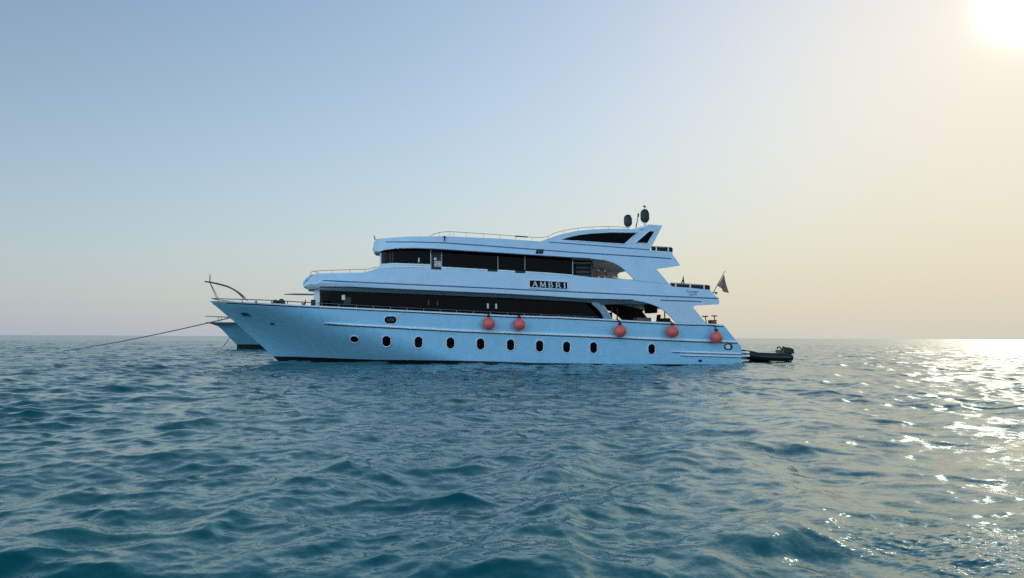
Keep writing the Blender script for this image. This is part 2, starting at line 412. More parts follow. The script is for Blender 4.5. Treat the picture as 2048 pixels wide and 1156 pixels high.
def fill_outline(bm, P, holes=()):
    def loop(Q):
        vs = [bm.verts.new((q[0], 0, q[1])) for q in Q]
        return [bm.edges.new((vs[i], vs[(i + 1) % len(vs)])) for i in range(len(vs))]
    es = loop(P)
    for h in holes: es += loop(h)
    bmesh.ops.triangle_fill(bm, use_beauty=True, use_dissolve=False, edges=es)
def dens(pts, step=12.0):
    out = []
    n0 = len(pts)
    for i in range(n0):
        (x0, y0), (x1, y1) = pts[i], pts[(i + 1) % n0]
        n = max(1, int(math.hypot(x1 - x0, y1 - y0) / step))
        for k in range(n): out.append((x0 + (x1 - x0) * k / n, y0 + (y1 - y0) * k / n))
    return out
def plate(name, pts, bf, m, parent, thick=0.08, holes=(), dx=0.5, dz=0.5, off=0.0, both=True, nose=None, smooth=30):
    """panel traced in side view, bent onto the surface y = +-bf(x,z), with real thickness"""
    bm = bmesh.new()
    bo = lambda x, z: bf(x, z) + (off if bf(x, z) > 0.02 else 0)
    P = [solve(x, y, bo) for x, y in dens(pts)]
    H = [[solve(x, y, bo) for x, y in dens(h)] for h in holes]
    fill_outline(bm, [(p.x, p.z) for p in P], [[(p.x, p.z) for p in h] for h in H])
    x0 = min(p.x for p in P); x1 = max(p.x for p in P); z0 = min(p.z for p in P); z1 = max(p.z for p in P)
    cuts = []
    if nose is not None:
        cuts += [x0 + nose * (k / 30.0) ** 2 for k in range(1, 30)]
        s = x0 + nose
    else: s = x0
    while s < x1: cuts.append(s + 1e-4); s += dx
    for cx in cuts:
        bmesh.ops.bisect_plane(bm, geom=bm.verts[:] + bm.edges[:] + bm.faces[:], plane_co=(cx, 0, 0), plane_no=(1, 0, 0), dist=1e-5)
    z = z0 + dz
    while z < z1 and dz > 0:
        bmesh.ops.bisect_plane(bm, geom=bm.verts[:] + bm.edges[:] + bm.faces[:], plane_co=(0, 0, z), plane_no=(0, 0, 1), dist=1e-5)
        z += dz
    bmesh.ops.remove_doubles(bm, verts=bm.verts, dist=0.002)
    fr = bm.faces[:]; dup = bmesh.ops.duplicate(bm, geom=bm.verts[:] + bm.edges[:] + fr)
    vm = dup['vert_map']
    inner = {}
    for v in [v for v in bm.verts]:
        pass
    src = [v for f in fr for v in f.verts]; src = list(dict.fromkeys(src))
    bedges = [e for e in {e for f in fr for e in f.edges} if len(e.link_faces) == 1]
    for v in src:
        w = vm[v]; x, z_ = v.co.x, v.co.z
        b = bo(x, z_)
        v.co.y = YC - b; w.co = Vector((x, YC - (b - min(thick, 0.3 * b)), z_))
    for e in bedges:
        a, b = e.verts
        try: bm.faces.new((a, b, vm[b], vm[a]))
        except ValueError: pass
    split = both and min(bo(v.co.x, v.co.z) for v in src) > thick + 0.02
    def clean(bm):
        bmesh.ops.remove_doubles(bm, verts=bm.verts, dist=0.001)
        bmesh.ops.dissolve_degenerate(bm, dist=0.0005, edges=bm.edges)
        bmesh.ops.triangulate(bm, faces=[f for f in bm.faces if len(f.verts) > 4])
    if both and not split:
        d2 = bmesh.ops.duplicate(bm, geom=bm.verts[:] + bm.edges[:] + bm.faces[:])
        for g_ in d2['geom']:
            if isinstance(g_, bmesh.types.BMVert): g_.co.y = 2 * YC - g_.co.y
    clean(bm)
    if split:
        b2 = bm.copy()
        for v in b2.verts: v.co.y = 2 * YC - v.co.y
        o = finish(name, bm, m, parent, smooth); finish(name, b2, m, parent, smooth); return o
    if both is None:
        for v in bm.verts: v.co.y = 2 * YC - v.co.y
    return finish(name, bm, m, parent, smooth)
def band(name, pts, w, bf, m, parent, off=0.004, proud=0.02, both=True, step=10.0, sect='flat'):
    """narrow strip of height w along a line on the surface, near side and far side"""
    L = line_on(pts, bf, step); o = None
    for sgn in ((1, -1) if both else (-1,)):
        bm = bmesh.new(); rings = []
        for i, p in enumerate(L):
            ww = w if not callable(w) else w(i / (len(L) - 1))
            pr = proud if i not in (0, len(L) - 1) else proud * 0.3
            b0 = bf(p.x, p.z + ww / 2); b1 = bf(p.x, p.z - ww / 2)
            if sect == 'rail':     # rubbing strake: sloped top, undercut bottom
                prof = [(b0 + off - 0.01, ww / 2), (b0 + off + pr * 0.8, ww * 0.12), (b1 + off + pr, -ww * 0.2), (b1 + off + pr * 0.7, -ww * 0.42), (b1 + off - 0.01, -ww / 2)]
            else:
                prof = [(b0 + off - 0.01, ww / 2), (b0 + off + pr, ww / 2), (b1 + off + pr, -ww / 2), (b1 + off - 0.01, -ww / 2)]
            rings.append([bm.verts.new((p.x, YC + sgn * q, p.z + h)) for q, h in prof])
        for a, b in zip(rings, rings[1:]):
            for k in range(len(a) - 1): bm.faces.new((a[k], a[k + 1], b[k + 1], b[k]))
        bm.faces.new(rings[0]); bm.faces.new(rings[-1])
        o = finish(name, bm, m, parent, 30)
    return o
def across(name, bf, zf, x0, x1, m, parent, th=0.1, inset=0.02, n=60, nose=True):
    """deck or soffit: slab from side to side following the plan curve"""
    bm = bmesh.new(); rows = []
    for k in range(n + 1):
        u = k / n; x = x0 + (x1 - x0) * (u * u if nose else u)
        z = zf(x); b = max(0.01, bf(x, z) - inset)
        rows.append([bm.verts.new((x, YC - b, z)), bm.verts.new((x, YC + b, z)), bm.verts.new((x, YC + b, z - th)), bm.verts.new((x, YC - b, z - th))])
    for a, b in zip(rows, rows[1:]):
        for q in range(4): bm.faces.new((a[q], a[(q + 1) % 4], b[(q + 1) % 4], b[q]))
    bm.faces.new(rows[0]); bm.faces.new(rows[-1])
    return finish(name, bm, m, parent, 20)

# ------------------------------------------------------------------ yacht: hull
yacht = empty('motor_yacht', (0, YC, 0))
tag(yacht, 'three-deck blue-tinted white motor yacht lying broadside at anchor with dark window bands', 'yacht')

def build_hull():
    bm = bmesh.new(); NX, NZ = 150, 30
    zk = -0.9
    grid = []
    for k in range(NZ + 1):
        v = k / NZ; row = []
        for i in range(NX + 1):
            u = (i / NX) ** 1.5
            z = 1.0; x = 0
            for _ in range(25):
                x = xstem(z) + (xstern(z) - xstem(z)) * u
                z = 0.5 * z + 0.5 * (zk + v * (sheer(x) - zk))
            row.append((x, z))
        grid.append(row)
    sides = {}
    for sgn in (-1, 1):
        G = [[bm.verts.new((x, YC + sgn * b_hull(x, z), z)) for x, z in row] for row in grid]
        for a, b in zip(G, G[1:]):
            for i in range(NX): bm.faces.new((a[i], a[i + 1], b[i + 1], b[i]))
        sides[sgn] = G
    A, B = sides[-1], sides[1]
    for k in range(NZ): bm.faces.new((A[k][NX], B[k][NX], B[k + 1][NX], A[k + 1][NX]))       # transom
    for i in range(NX):
        bm.faces.new((A[0][i], A[0][i + 1], B[0][i + 1], B[0][i]))
    bmesh.ops.remove_doubles(bm, verts=bm.verts, dist=0.002)
    o = finish('hull', bm, PAINT, yacht, 30)
    return o
hull = build_hull()
# black antifouling showing above the waterline, tapering off amidships
def boot():
    bm = bmesh.new()
    top = line_on([(546, 712.6), (600, 713.6), (680, 716.8), (756, 719.6), (850, 720.3), (920, 721.2), (1000, 723.2), (1060, 725.6), (1200, 727.5), (1482, 729.5)], b_hull, 10)
    for sgn in (1, -1):
        bm = bmesh.new(); rings = []
        for p in top:
            zz = [p.z, p.z - 0.1, p.z - 0.2, p.z - 0.35]
            rings.append([bm.verts.new((p.x + (xstem(z) - xstem(p.z) if p is top[0] else 0), YC + sgn * (b_hull(p.x + (xstem(z) - xstem(p.z) if p is top[0] else 0), z) + 0.012), z)) for z in zz])
        for a, b in zip(rings, rings[1:]):
            for k in range(3): bm.faces.new((a[k], a[k + 1], b[k + 1], b[k]))
        finish('boot_stripe', bm, BOOT, yacht, 40)
boot()
across('main_deck', b_hull, lambda x: sheer(x) - (0.12 if x - XO < -6 else 0.12 + 0.45 * clamp((x - XO + 6) / 3)), _gx[0] + 0.15, _gx[-1] - 0.05, TEAK, yacht, 0.06, 0.08, 80)
# gunwale capping rail with the dark seam below it
band('gunwale_cap', [(x, y - 0.6) for x, y in gun_px], 0.095, b_hull, TRIM, yacht, 0.0, 0.07, step=12, sect='rail')
band('gunwale_seam', [(x, y + 1.9) for x, y in gun_px[1:]], 0.05, b_hull, DARKLINE, yacht, 0.0, 0.012, step=12)
rub_px = [(649, 646.3), (756, 652), (920, 661), (1056, 666.6), (1220, 672.8), (1284, 676.4), (1388, 680.6), (1474, 683.5)]
band('rubbing_strake', rub_px, lambda t: 0.05 + 0.09 * min(1, t * 25), b_hull, TRIM, yacht, 0.0, 0.12, sect='rail')
band('strake_seam', [(x, y + 3.1) for x, y in rub_px[:]], 0.055, b_hull, DARKLINE, yacht, 0.0, 0.012)
band('spray_rail', [(1341, 702.5), (1400, 704.5), (1482, 707)], lambda t: 0.05 + 0.06 * min(1, t * 6), b_hull, TRIM, yacht, 0.0, 0.08, sect='rail')
band('spray_seam', [(1343, 704.8), (1400, 707), (1482, 709.6)], 0.045, b_hull, STRIPE, yacht, 0.0, 0.012)
band('spray_rail', [(1360, 710), (1420, 711.5), (1482, 713)], lambda t: 0.05 + 0.05 * min(1, t * 6), b_hull, TRIM, yacht, 0.0, 0.08, sect='rail')
band('spray_seam', [(1362, 712), (1420, 713.6), (1482, 715.4)], 0.045, b_hull, STRIPE, yacht, 0.0, 0.012)

def oval_ring(bm, fr, w, h, wid, o0, o1, sq=1.0, seg=28, sh=0.0):
    """frame ring on the surface: outline w x h (metres), width wid, from o0 to o1 proud"""
    p, tx, up, n = fr
    def out(ww, hh):
        pts = []
        rc = min(ww, hh) / 2 * sq
        for k in range(seg):
            a = 2 * math.pi * k / seg; cx, cy = math.cos(a), math.sin(a)
            x = math.copysign(max(0, ww / 2 - rc), cx) + rc * cx; y = math.copysign(max(0, hh / 2 - rc), cy) + rc * cy
            pts.append((x + sh * y, y))
        return pts
    O = out(w + 2 * wid, h + 2 * wid); I = out(w, h)
    def V(q, o): return bm.verts.new(p + tx * q[0] + up * q[1] + n * o)
    R = [[V(q, o0) for q in O], [V(q, o1 * 0.8 + o0 * 0.2) for q in O], [V((q[0] * 0.5 + r[0] * 0.5, q[1] * 0.5 + r[1] * 0.5), o1) for q, r in zip(O, I)], [V(q, o1 * 0.7 + o0 * 0.3) for q in I], [V(q, o0) for q in I]]
    for a, b in zip(R, R[1:]):
        for k in range(seg): bm.faces.new((a[k], a[(k + 1) % seg], b[(k + 1) % seg], b[k]))
def oval_disc(bm, fr, w, h, o, sq=1.0, seg=28, th=0.02, sh=0.0):
    p, tx, up, n = fr; pts = []
    rc = min(w, h) / 2 * sq
    for k in range(seg):
        a = 2 * math.pi * k / seg; cx, cy = math.cos(a), math.sin(a)
        x = math.copysign(max(0, w / 2 - rc), cx) + rc * cx; y = math.copysign(max(0, h / 2 - rc), cy) + rc * cy
        pts.append((x + sh * y, y))
    A = [bm.verts.new(p + tx * q[0] + up * q[1] + n * o) for q in pts]; B = [bm.verts.new(p + tx * q[0] + up * q[1] + n * (o - th)) for q in pts]
    bm.faces.new(A); bm.faces.new(list(reversed(B)))
    for k in range(seg): bm.faces.new((A[k], B[k], B[(k + 1) % seg], A[(k + 1) % seg]))
MPP = 40.7 / FPX                   # metres per pixel at the near side
for (px, py, w, h) in ((709, 678.3, 16, 15), (773, 682.3, 16, 22), (837, 684.6, 15.5, 22), (901, 686, 15.5, 22), (961, 688, 15, 22), (1021, 690, 14.5, 22), (1079, 692.2, 14.5, 22), (1133, 694.2, 14, 21.5), (1187, 695.3, 13.5, 21.5), (1303, 698.3, 13, 20)):
    fr = frame_on(px, py, b_hull)
    bm = bmesh.new(); oval_disc(bm, fr, w * MPP, h * MPP, 0.014, 0.97); po = finish('porthole', bm, GLASS, yacht, 30)
    bm = bmesh.new(); oval_ring(bm, fr, w * MPP, h * MPP, 0.05, -0.01, 0.04, 0.97); finish('frame', bm, WHITE, po, 40)
# oval hawse plate with its faint marks
fr = frame_on(781, 640, b_hull)
bm = bmesh.new(); oval_disc(bm, fr, 24 * MPP, 14.5 * MPP, 0.012, 0.95); hp = finish('number_plate', bm, BOARD, yacht, 30)
bm = bmesh.new(); oval_ring(bm, fr, 24 * MPP, 14.5 * MPP, 0.045, -0.01, 0.035, 0.95); finish('frame', bm, WHITE, hp, 40)
def text_mesh(name, s, fr, size, m, parent, off=0.02, sx=1.0, shear=0.0):
    cu = bpy.data.curves.new('t', 'FONT'); cu.body = s; cu.size = size; cu.align_x = 'CENTER'; cu.align_y = 'CENTER'; cu.extrude = 0.004; cu.shear = shear
    cu.resolution_u = 3
    to = bpy.data.objects.new('t', cu); COL.objects.link(to)
    bpy.context.view_layer.update()
    me = bpy.data.meshes.new_from_object(to.evaluated_get(bpy.context.evaluated_depsgraph_get()))
    bpy.data.objects.remove(to)
    p, tx, up, n = fr
    bm = bmesh.new(); bm.from_mesh(me); bpy.data.meshes.remove(me)
    for v in bm.verts: c = v.co.copy(); v.co = p + tx * c.x * sx + up * c.y + n * (c.z + off)
    return finish(name, bm, m, parent, 0)
DIM = mat('faint_marking', (0.10, 0.15, 0.16), 0.6)
text_mesh('lettering', 'NYII', fr, 0.2, DIM, hp, 0.018)
# hawse plates at the bow
fr = frame_on(491, 628.3, b_hull)
bm = bmesh.new(); oval_disc(bm, fr, 0.50, 0.28, 0.016, 0.55, seg=24, sh=-0.25); hw = finish('hawse_plate', bm, DARKLINE, yacht, 30)
bm = bmesh.new(); oval_ring(bm, fr, 0.50, 0.28, 0.035, -0.02, 0.05, 0.55, seg=24, sh=-0.25); finish('frame', bm, STRIPE, hw, 30)
bm = bmesh.new(); oval_disc(bm, fr, 0.16, 0.12, 0.03, 1.0, seg=16); finish('fairlead', bm, STEEL, hw, 30)
fr = frame_on(544.5, 647.7, b_hull)
bm = bmesh.new(); oval_disc(bm, fr, 0.30, 0.16, 0.012, 0.6, seg=24, sh=-0.2); hw = finish('hawse_plate', bm, STRIPE, yacht, 30)
# exhaust port near the stern
fr = frame_on(1456.5, 693.6, b_hull)
bm = bmesh.new(); oval_disc(bm, fr, 17 * MPP, 12.5 * MPP, 0.02, 0.9); ex = finish('exhaust_port', bm, BLACK, yacht, 30)
bm = bmesh.new(); oval_disc(bm, frame_on(1455.3, 693.4, b_hull), 10 * MPP, 8.5 * MPP, 0.04, 0.9); finish('sky_disc', bm, WHITE, ex, 30)  # white disc painted in for bright sky through the port
fr = frame_on(1400, 721.5, b_hull)
bm = bmesh.new(); oval_disc(bm, fr, 0.2, 0.14, 0.03, 1.0); finish('drain_outlet', bm, BLACK, yacht, 30)

# ------------------------------------------------------------------ yacht: upper deck bulwark with the aft wing down to the gunwale
_s1 = curve([(600, 566), (640, 561), (700, 563.5), (845, 570), (1020, 578), (1109, 582), (1320, 592), (1440, 597)], 40.7)
_n1 = at(604.8, 569, YC).x
def b_upper(x, z):
    h = z - _s1(x)
    xn = _n1 + (max(0, h) * 0.85 + 0.25 * max(0, h) ** 2) + max(0, -h - 0.02) * 0.75
    t = clamp((x - xn) / 5.2)
    B = 3.47 - 0.24 * max(0.0, h)
    s = clamp((x - XO - 7.0) / 5.0)
    return B * (1 - (1 - t) ** 2.3) ** 0.52 - 0.10 * s * s
up_px = [(605, 569), (606.5, 562), (612, 556), (622, 549), (640, 547), (700, 545.3), (728, 545), (745, 540), (760, 534.8), (800, 532.8), (860, 533.5), (883, 534), (974, 539), (1000, 540), (1091, 545.5), (1145, 550), (1182, 554.4), (1223, 557), (1270, 561), (1338, 567.6), (1345, 573), (1385, 576), (1420.5, 580), (1423.4, 584.7), (1430, 590), (1436.3, 597), (1439, 602.4), (1437.4, 608.6), (1391.7, 611), (1386, 614.5), (1413.5, 648), (1352.6, 645), (1343.8, 635), (1331, 623), (1316.5, 613.4), (1302, 608), (1287, 603.7), (1267.7, 600.6), (1163, 598), (1092, 593.2), (1020, 589), (845, 581), (700, 574.6), (636, 574.5), (612, 574.5), (607, 573)]
plate('upper_bulwark', up_px, b_upper, SUPER, yacht, 0.10, nose=4.0, dx=0.45, dz=0.1, smooth=45)
band('accent_stripe', [(634, 560.4), (660, 561.6), (700, 563.5), (845, 570), (1020, 578), (1109, 582), (1320, 592), (1380, 594.5), (1435, 597)], 0.07, b_upper, STRIPE, yacht, 0.003, 0.008)
band('accent_stripe', [(1321, 600.3), (1360, 601.7), (1402, 603.0)], 0.06, b_upper, STRIPE, yacht, 0.003, 0.008)
band('edge_seam', [(640, 574), (700, 574), (845, 580.5), (1020, 588.5), (1092, 592.6), (1163, 597.3), (1267, 600)], 0.055, b_upper, DARKLINE, yacht, 0.002, 0.008)
band('bulwark_highlight', [(761, 535.3), (800, 533.6), (860, 534.2)], 0.06, b_upper, TRIM, yacht, 0.0, 0.03)  # pale strips painted in as the highlight on the bulwark top
band('bulwark_highlight', [(884, 535), (974, 539.8)], 0.06, b_upper, TRIM, yacht, 0.0, 0.03)
band('bulwark_highlight', [(996, 540.8), (1030, 542.6)], 0.06, b_upper, TRIM, yacht, 0.0, 0.03)
band('bulwark_highlight', [(1051, 543.8), (1091, 546.2), (1145, 550.6)], 0.06, b_upper, TRIM, yacht, 0.0, 0.03)
# the return under its lower edge
def b_under(x, z): 
    zl = _low1(x); return max(0.0, b_upper(x, zl + 0.02) - 0.04 - max(0, zl - z) * 1.5)
_low1 = curve([(600, 574.5), (636, 574.5), (700, 574.6), (845, 581), (1020, 589), (1163, 598), (1267, 600.6), (1300, 607)], 40.6)
und_px = [(613, 575), (636, 575), (700, 575.2), (845, 581.6), (1020, 589.6), (1163, 598.4), (1267, 601.2), (1300, 607.6), (1290, 608), (1200, 608), (1170, 604.5), (1020, 596), (845, 588.6), (700, 583), (640, 580), (620, 578)]
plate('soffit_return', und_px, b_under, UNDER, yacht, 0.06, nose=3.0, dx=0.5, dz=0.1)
_n1x = _n1 + 0.15
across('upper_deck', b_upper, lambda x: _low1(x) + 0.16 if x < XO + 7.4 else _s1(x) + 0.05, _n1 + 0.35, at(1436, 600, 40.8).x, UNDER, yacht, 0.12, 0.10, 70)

# ------------------------------------------------------------------ yacht: roof, coaming, radar arch and aft wing
_s2 = curve([(740, 488), (772, 483.6), (827, 483.6), (889, 485.4), (1000, 493.6), (1072, 499), (1145, 504.5), (1320, 515.4), (1360, 518.5)], 41.2)
_n2 = at(745.6, 498, YC).x
def b_roof(x, z):
    h = z - _s2(x)
    xn = _n2 + (0.17 * max(0, h + 0.32)) + 0.9 * max(0, -h - 0.34)
    t = clamp((x - xn) / 4.6)
    B = 3.02 - (0.16 * h if h > 0 else 0.22 * h)
    s = clamp((x - XO - 5.5) / 5.0)
    return max(0, B * (1 - (1 - t) ** 2.3) ** 0.52 - 0.08 * s * s)
roof_px = [(745.6, 499.5), (747.5, 490), (749.5, 481), (752, 478.8), (764, 477), (791, 474.5), (827, 472.7), (860, 472.7), (889, 472.3), (936, 474.5), (1000, 477), (1040, 480), (1082, 482.6), (1091, 479), (1109, 472.7), (1127, 467.2), (1154, 461.8), (1182, 459), (1218, 457.3), (1254, 458), (1283, 460.3), (1286.5, 460.3), (1297.5, 448.8), (1325, 451), (1299.9, 500.3), (1345.4, 504), (1345, 509), (1353, 519.4), (1360.5, 531), (1340, 534.5), (1316, 537.6), (1313.5, 539), (1326, 553), (1338, 567.3), (1270.8, 560.6), (1254, 543.5), (1241.6, 533.5), (1227, 525.4), (1209, 520), (1181.6, 517.2), (1145, 515.4), (1072.6, 510.8), (1000, 506.2), (936, 502.5), (872, 498.2), (827, 496.6), (790, 497.2), (770, 499.5), (757, 503.5), (750, 502)]
win_a = [(1122.4, 479), (1140, 474), (1157.9, 470), (1183.8, 466.9), (1218.4, 465.2), (1273, 465.9), (1248.3, 487.4), (1201, 484.3)]
win_b = [(1270, 486), (1298, 462.4), (1308.4, 462.6), (1295.2, 487)]
plate('roof_bulwark', roof_px, b_roof, SUPER, yacht, 0.10, nose=4.0, dx=0.45, dz=0.1, both=False, smooth=45)
_k = roof_px.index((1353, 519.4))
far_px = roof_px[:_k + 1] + [(1352, 521.5), (1340, 523), (1321, 526), (1317, 530)] + roof_px[_k + 5:]
plate('roof_bulwark', far_px, b_roof, SUPER, yacht, 0.10, nose=4.0, dx=0.45, dz=0.1, both=None, smooth=45)
plate('arch_window', win_a, b_roof, GLASS, yacht, 0.03, off=0.008, dx=0.5, dz=0)
plate('arch_window', win_b, b_roof, GLASS, yacht, 0.03, off=0.008, dx=0.5, dz=0)
def rim(pts, name):
    L = line_on(pts, b_roof, 10)
    for sgn in (1, -1):
        bm = bmesh.new(); tube(bm, [Vector((p.x, YC + sgn * (b_roof(p.x, p.z) + 0.012), p.z)) for p in L], 0.024, 6); finish(name, bm, TRIM, yacht)
rim([(1220, 464.2), (1275.5, 464.8), (1249, 488.8), (1201, 485.6), (1150, 481.6)], 'window_trim')
rim(win_b + [win_b[0]], 'window_trim')
band('accent_stripe', [(748.6, 487.6), (756, 485.6), (772, 483.8), (827, 483.8), (889, 485.6), (1000, 493.6), (1072, 499)], 0.06, b_roof, STRIPE, yacht, 0.003, 0.008)
band('accent_stripe', [(1087, 500.2), (1145, 504.5), (1320, 515.4), (1343, 517.6)], 0.06, b_roof, STRIPE, yacht, 0.003, 0.008)
band('accent_stripe', [(1098, 484.2), (1145, 487.5), (1200, 491.6), (1299, 499.6)], 0.05, b_roof, STRIPE, yacht, 0.003, 0.008)
band('edge_seam', [(790, 497), (827, 496.5), (872, 498), (936, 502.2), (1000, 506), (1072, 510.6), (1145, 515.2), (1181, 517)], 0.05, b_roof, DARKLINE, yacht, 0.002, 0.006)
_low2 = curve([(745, 500), (790, 497), (827, 496.6), (872, 498.2), (1000, 506.2), (1145, 515.4), (1227, 524)], 41.2)
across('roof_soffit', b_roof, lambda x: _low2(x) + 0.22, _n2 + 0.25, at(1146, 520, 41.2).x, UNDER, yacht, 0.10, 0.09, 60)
_r0 = at(1146, 520, 41.2).x; _r1 = at(1349, 528, 41.2).x; _zr = _low2(at(1200, 520, 41.2).x) + 0.22
across('roof_overhang', b_roof, lambda x: _zr + (at(1350, 521, 41.2).z - _zr) * (x - _r0) / (_r1 - _r0), _r0 + 0.002, _r1, BEIGE, yacht, 0.10, 0.10, 20, nose=False)
# hardtop between the two arch sides
_h0 = at(1127, 468.5, 41.3).x; _h1 = at(1296, 461.5, 41.3).x
_top2 = curve([(1110, 473.5), (1127, 468.5), (1154, 463), (1182, 460.2), (1218, 458.6), (1254, 459.3), (1283, 461.5), (1300, 461.5)], 41.3)
across('hardtop', b_roof, lambda x: _top2(x), _h0, _h1, WHITE, yacht, 0.08, 0.1, 24, nose=False)
bm = bmesh.new()
a0 = at(1266, 457.6, 41.4); a1 = at(1298, 449.6, 41.4); a2 = at(1323, 451.8, 41.4)
rows = []
for p in (a0, a1, a2):
    b = b_roof(p.x, p.z) - 0.11
    rows.append([bm.verts.new((p.x, YC - b, p.z)), bm.verts.new((p.x, YC + b, p.z)), bm.verts.new((p.x, YC + b, p.z - 0.12)), bm.verts.new((p.x, YC - b, p.z - 0.12))])
for a, b in zip(rows, rows[1:]):
    for q in range(4): bm.faces.new((a[q], a[(q + 1) % 4], b[(q + 1) % 4], b[q]))
bm.faces.new(rows[0]); bm.faces.new(rows[-1])
finish('radar_arch_top', bm, WHITE, yacht, 20)

# ------------------------------------------------------------------ yacht: cabins
def cabin(name, n_px, zref_px, B, L, x_end_px, pts, m, parent=yacht, thick=0.06):
    xn = at(n_px, zref_px, YC).x
    bf = lambda x, z: B * (1 - (1 - clamp((x - xn) / L)) ** 2.4) ** 0.5
    plate(name, pts, bf, m, parent, thick, nose=2.5, dx=0.6, dz=0)
    return bf
main_pts = [(627, 572), (700, 572), (1020, 584), (1200, 592), (1190, 600), (1206, 621), (1226, 650), (1020, 645), (700, 630), (627, 626)]
b_main = cabin('main_cabin_wall', 627, 590, 2.75, 4.5, 1225, [(627, 570), (700, 570), (1020, 583), (1199, 596), (1214, 619), (1232, 652), (1020, 645), (700, 632), (627, 626)], SUPER)
plate('main_window', [(639.5, 572), (700, 572), (1020, 585), (1185, 598), (1184.6, 608.6), (1192, 614), (1199, 621), (1206, 631.5), (1203, 650), (1020, 643), (700, 630), (639.5, 624)], b_main, GLASS, yacht, 0.03, off=0.012, nose=2.0, dx=0.8, dz=0)
b_pilot = cabin('pilothouse_wall', 759.5, 510, 2.45, 4.2, 1145, [(759.5, 488), (800, 488), (1000, 494), (1146, 503), (1146, 560), (1000, 552), (800, 545), (759.5, 543)], SUPER)
plate('pilothouse_window', [(762.5, 490), (800, 490), (860, 491), (861, 528.6), (791, 526.4), (762.5, 527.6)], b_pilot, GLASS, yacht, 0.03, off=0.012, nose=2.0, dx=0.6, dz=0)
plate('upper_window', [(884, 491), (1000, 496), (1144.5, 505), (1144.5, 549.2), (1092, 544.8), (1000, 539.4), (974, 538.4), (884, 533)], b_pilot, GLASS, yacht, 0.03, off=0.012, dx=0.8, dz=0)
band('window_sill', [(763, 528.6), (791, 527.4), (860, 529.8)], 0.07, b_pilot, TRIM, yacht, 0.0, 0.04)
# side doors cut lower than the windows
plate('side_door', [(862.5, 491), (882.5, 491.8), (882.5, 539), (862.5, 538.5)], b_pilot, BLACK, yacht, 0.03, off=0.014, dx=0.8, dz=0)
for x0, x1, yb in ((975.5, 995, 543.3), (1030.5, 1050.5, 546.3)):
    bmn = plate('gate', [(x0, 500), (x1, 501), (x1, yb), (x0, yb - 0.6)], b_upper, BLACK, yacht, 0.02, off=-0.06, dx=0.8, dz=0) if False else None
# dark gates in the upper bulwark opposite the doors
for x0, x1, y0, y1 in ((862.5, 882.5, 533.8, 539.2), (975.5, 995, 539.2, 543.4), (1030.5, 1050.5, 542, 546.4)):
    plate('bulwark_gate', [(x0, y0 - 0.6), (x1, y0), (x1, y1), (x0, y1 - 0.8)], b_upper, BLACK, yacht, 0.03, off=0.012, dx=0.8, dz=0)
for x in (995.5, 1049.5):
    bm = bmesh.new(); p = solve(x, 512, b_pilot); q = solve(x, 540, b_pilot)
    tube(bm, [p + Vector((0, -0.04, 0)), q + Vector((0, -0.04, 0))], 0.018, 6); finish('door_handrail', bm, STEEL, yacht)
# boarding steps beside the pilothouse door
bm = bmesh.new()
c0 = solve(869.5, 523, b_pilot); c1 = solve(881.5, 538, b_pilot)
yy = YC - 3.05
p0 = at(869.8, 522.5, yy); p1 = at(881.5, 538.5, yy)
for k in range(6):
    x = p0.x + (p1.x - p0.x) * k / 5
    tube(bm, [(x, yy, p0.z), (x, yy, p1.z)], 0.014, 6)
tube(bm, [(p0.x, yy, p0.z), (p1.x, yy, p0.z)], 0.016, 6)
tube(bm, [(p0.x, yy, p1.z), (p1.x, yy, p1.z)], 0.016, 6)
finish('side_gate', bm, SILVER, yacht)
# small white fittings on the dark glass, plus a pale box painted as sky
PALEFIT = mat('pale_fitting', (0.75, 0.78, 0.76), 0.4)
DULLFIT = mat('dull_fitting', (0.05, 0.055, 0.055), 0.5)
for (x, y, w, h, bf, m_, nm) in ((975.4, 612, 3.6, 10, b_main, PALEFIT, 'wall_fitting'), (992, 612.4, 3.8, 10, b_main, PALEFIT, 'wall_fitting'), (857, 606, 2.6, 10.5, b_main, DULLFIT, 'wall_fitting'), (874.3, 606.8, 2.6, 10.5, b_main, DULLFIT, 'wall_fitting'), (838, 520.5, 2.6, 9, b_pilot, PALEFIT, 'wall_fitting'), (870.5, 518, 5.5, 5, b_pilot, PALEFIT, 'wall_fitting'), (687.5, 595, 7, 10, b_main, PALEFIT, 'window_sky_patch')):
    fr = frame_on(x, y, bf); bm = bmesh.new()
    R = Matrix((fr[1], -fr[3], fr[2])).transposed()
    box(bm, fr[0] + fr[3] * 0.03, (w * MPP, 0.05, h * MPP), R, 0.008); finish(nm, bm, m_, yacht)
DGREEN = mat('curtain_cloth', (0.03, 0.06, 0.055), 0.8, var=0.4, vscale=8)
fr = frame_on(695, 601, b_main); bm = bmesh.new(); R = Matrix((fr[1], -fr[3], fr[2])).transposed()
box(bm, fr[0] + fr[3] * 0.02, (16 * MPP, 0.012, 14 * MPP), R); finish('curtain', bm, DGREEN, yacht)
# window mullions of the pilothouse
for x in (781, 786):
    bm = bmesh.new(); p = solve(x, 499, b_pilot); q = solve(x, 526, b_pilot); n_ = normal_on(p.x, p.z, b_pilot)
    tube(bm, [p + n_ * 0.016, q + n_ * 0.016], 0.02, 6); finish('window_mullion', bm, GREYP, yacht)
# curved strut at the aft end of the main windows
plate('cabin_strut', [(1184, 600), (1199, 606.5), (1207, 615), (1214, 624), (1222, 636), (1226, 645), (1213, 645), (1206, 632), (1199, 621.5), (1192, 614.5), (1184, 608)], lambda x, z: 3.22, UNDER, yacht, 0.08, dx=1.0, dz=0)

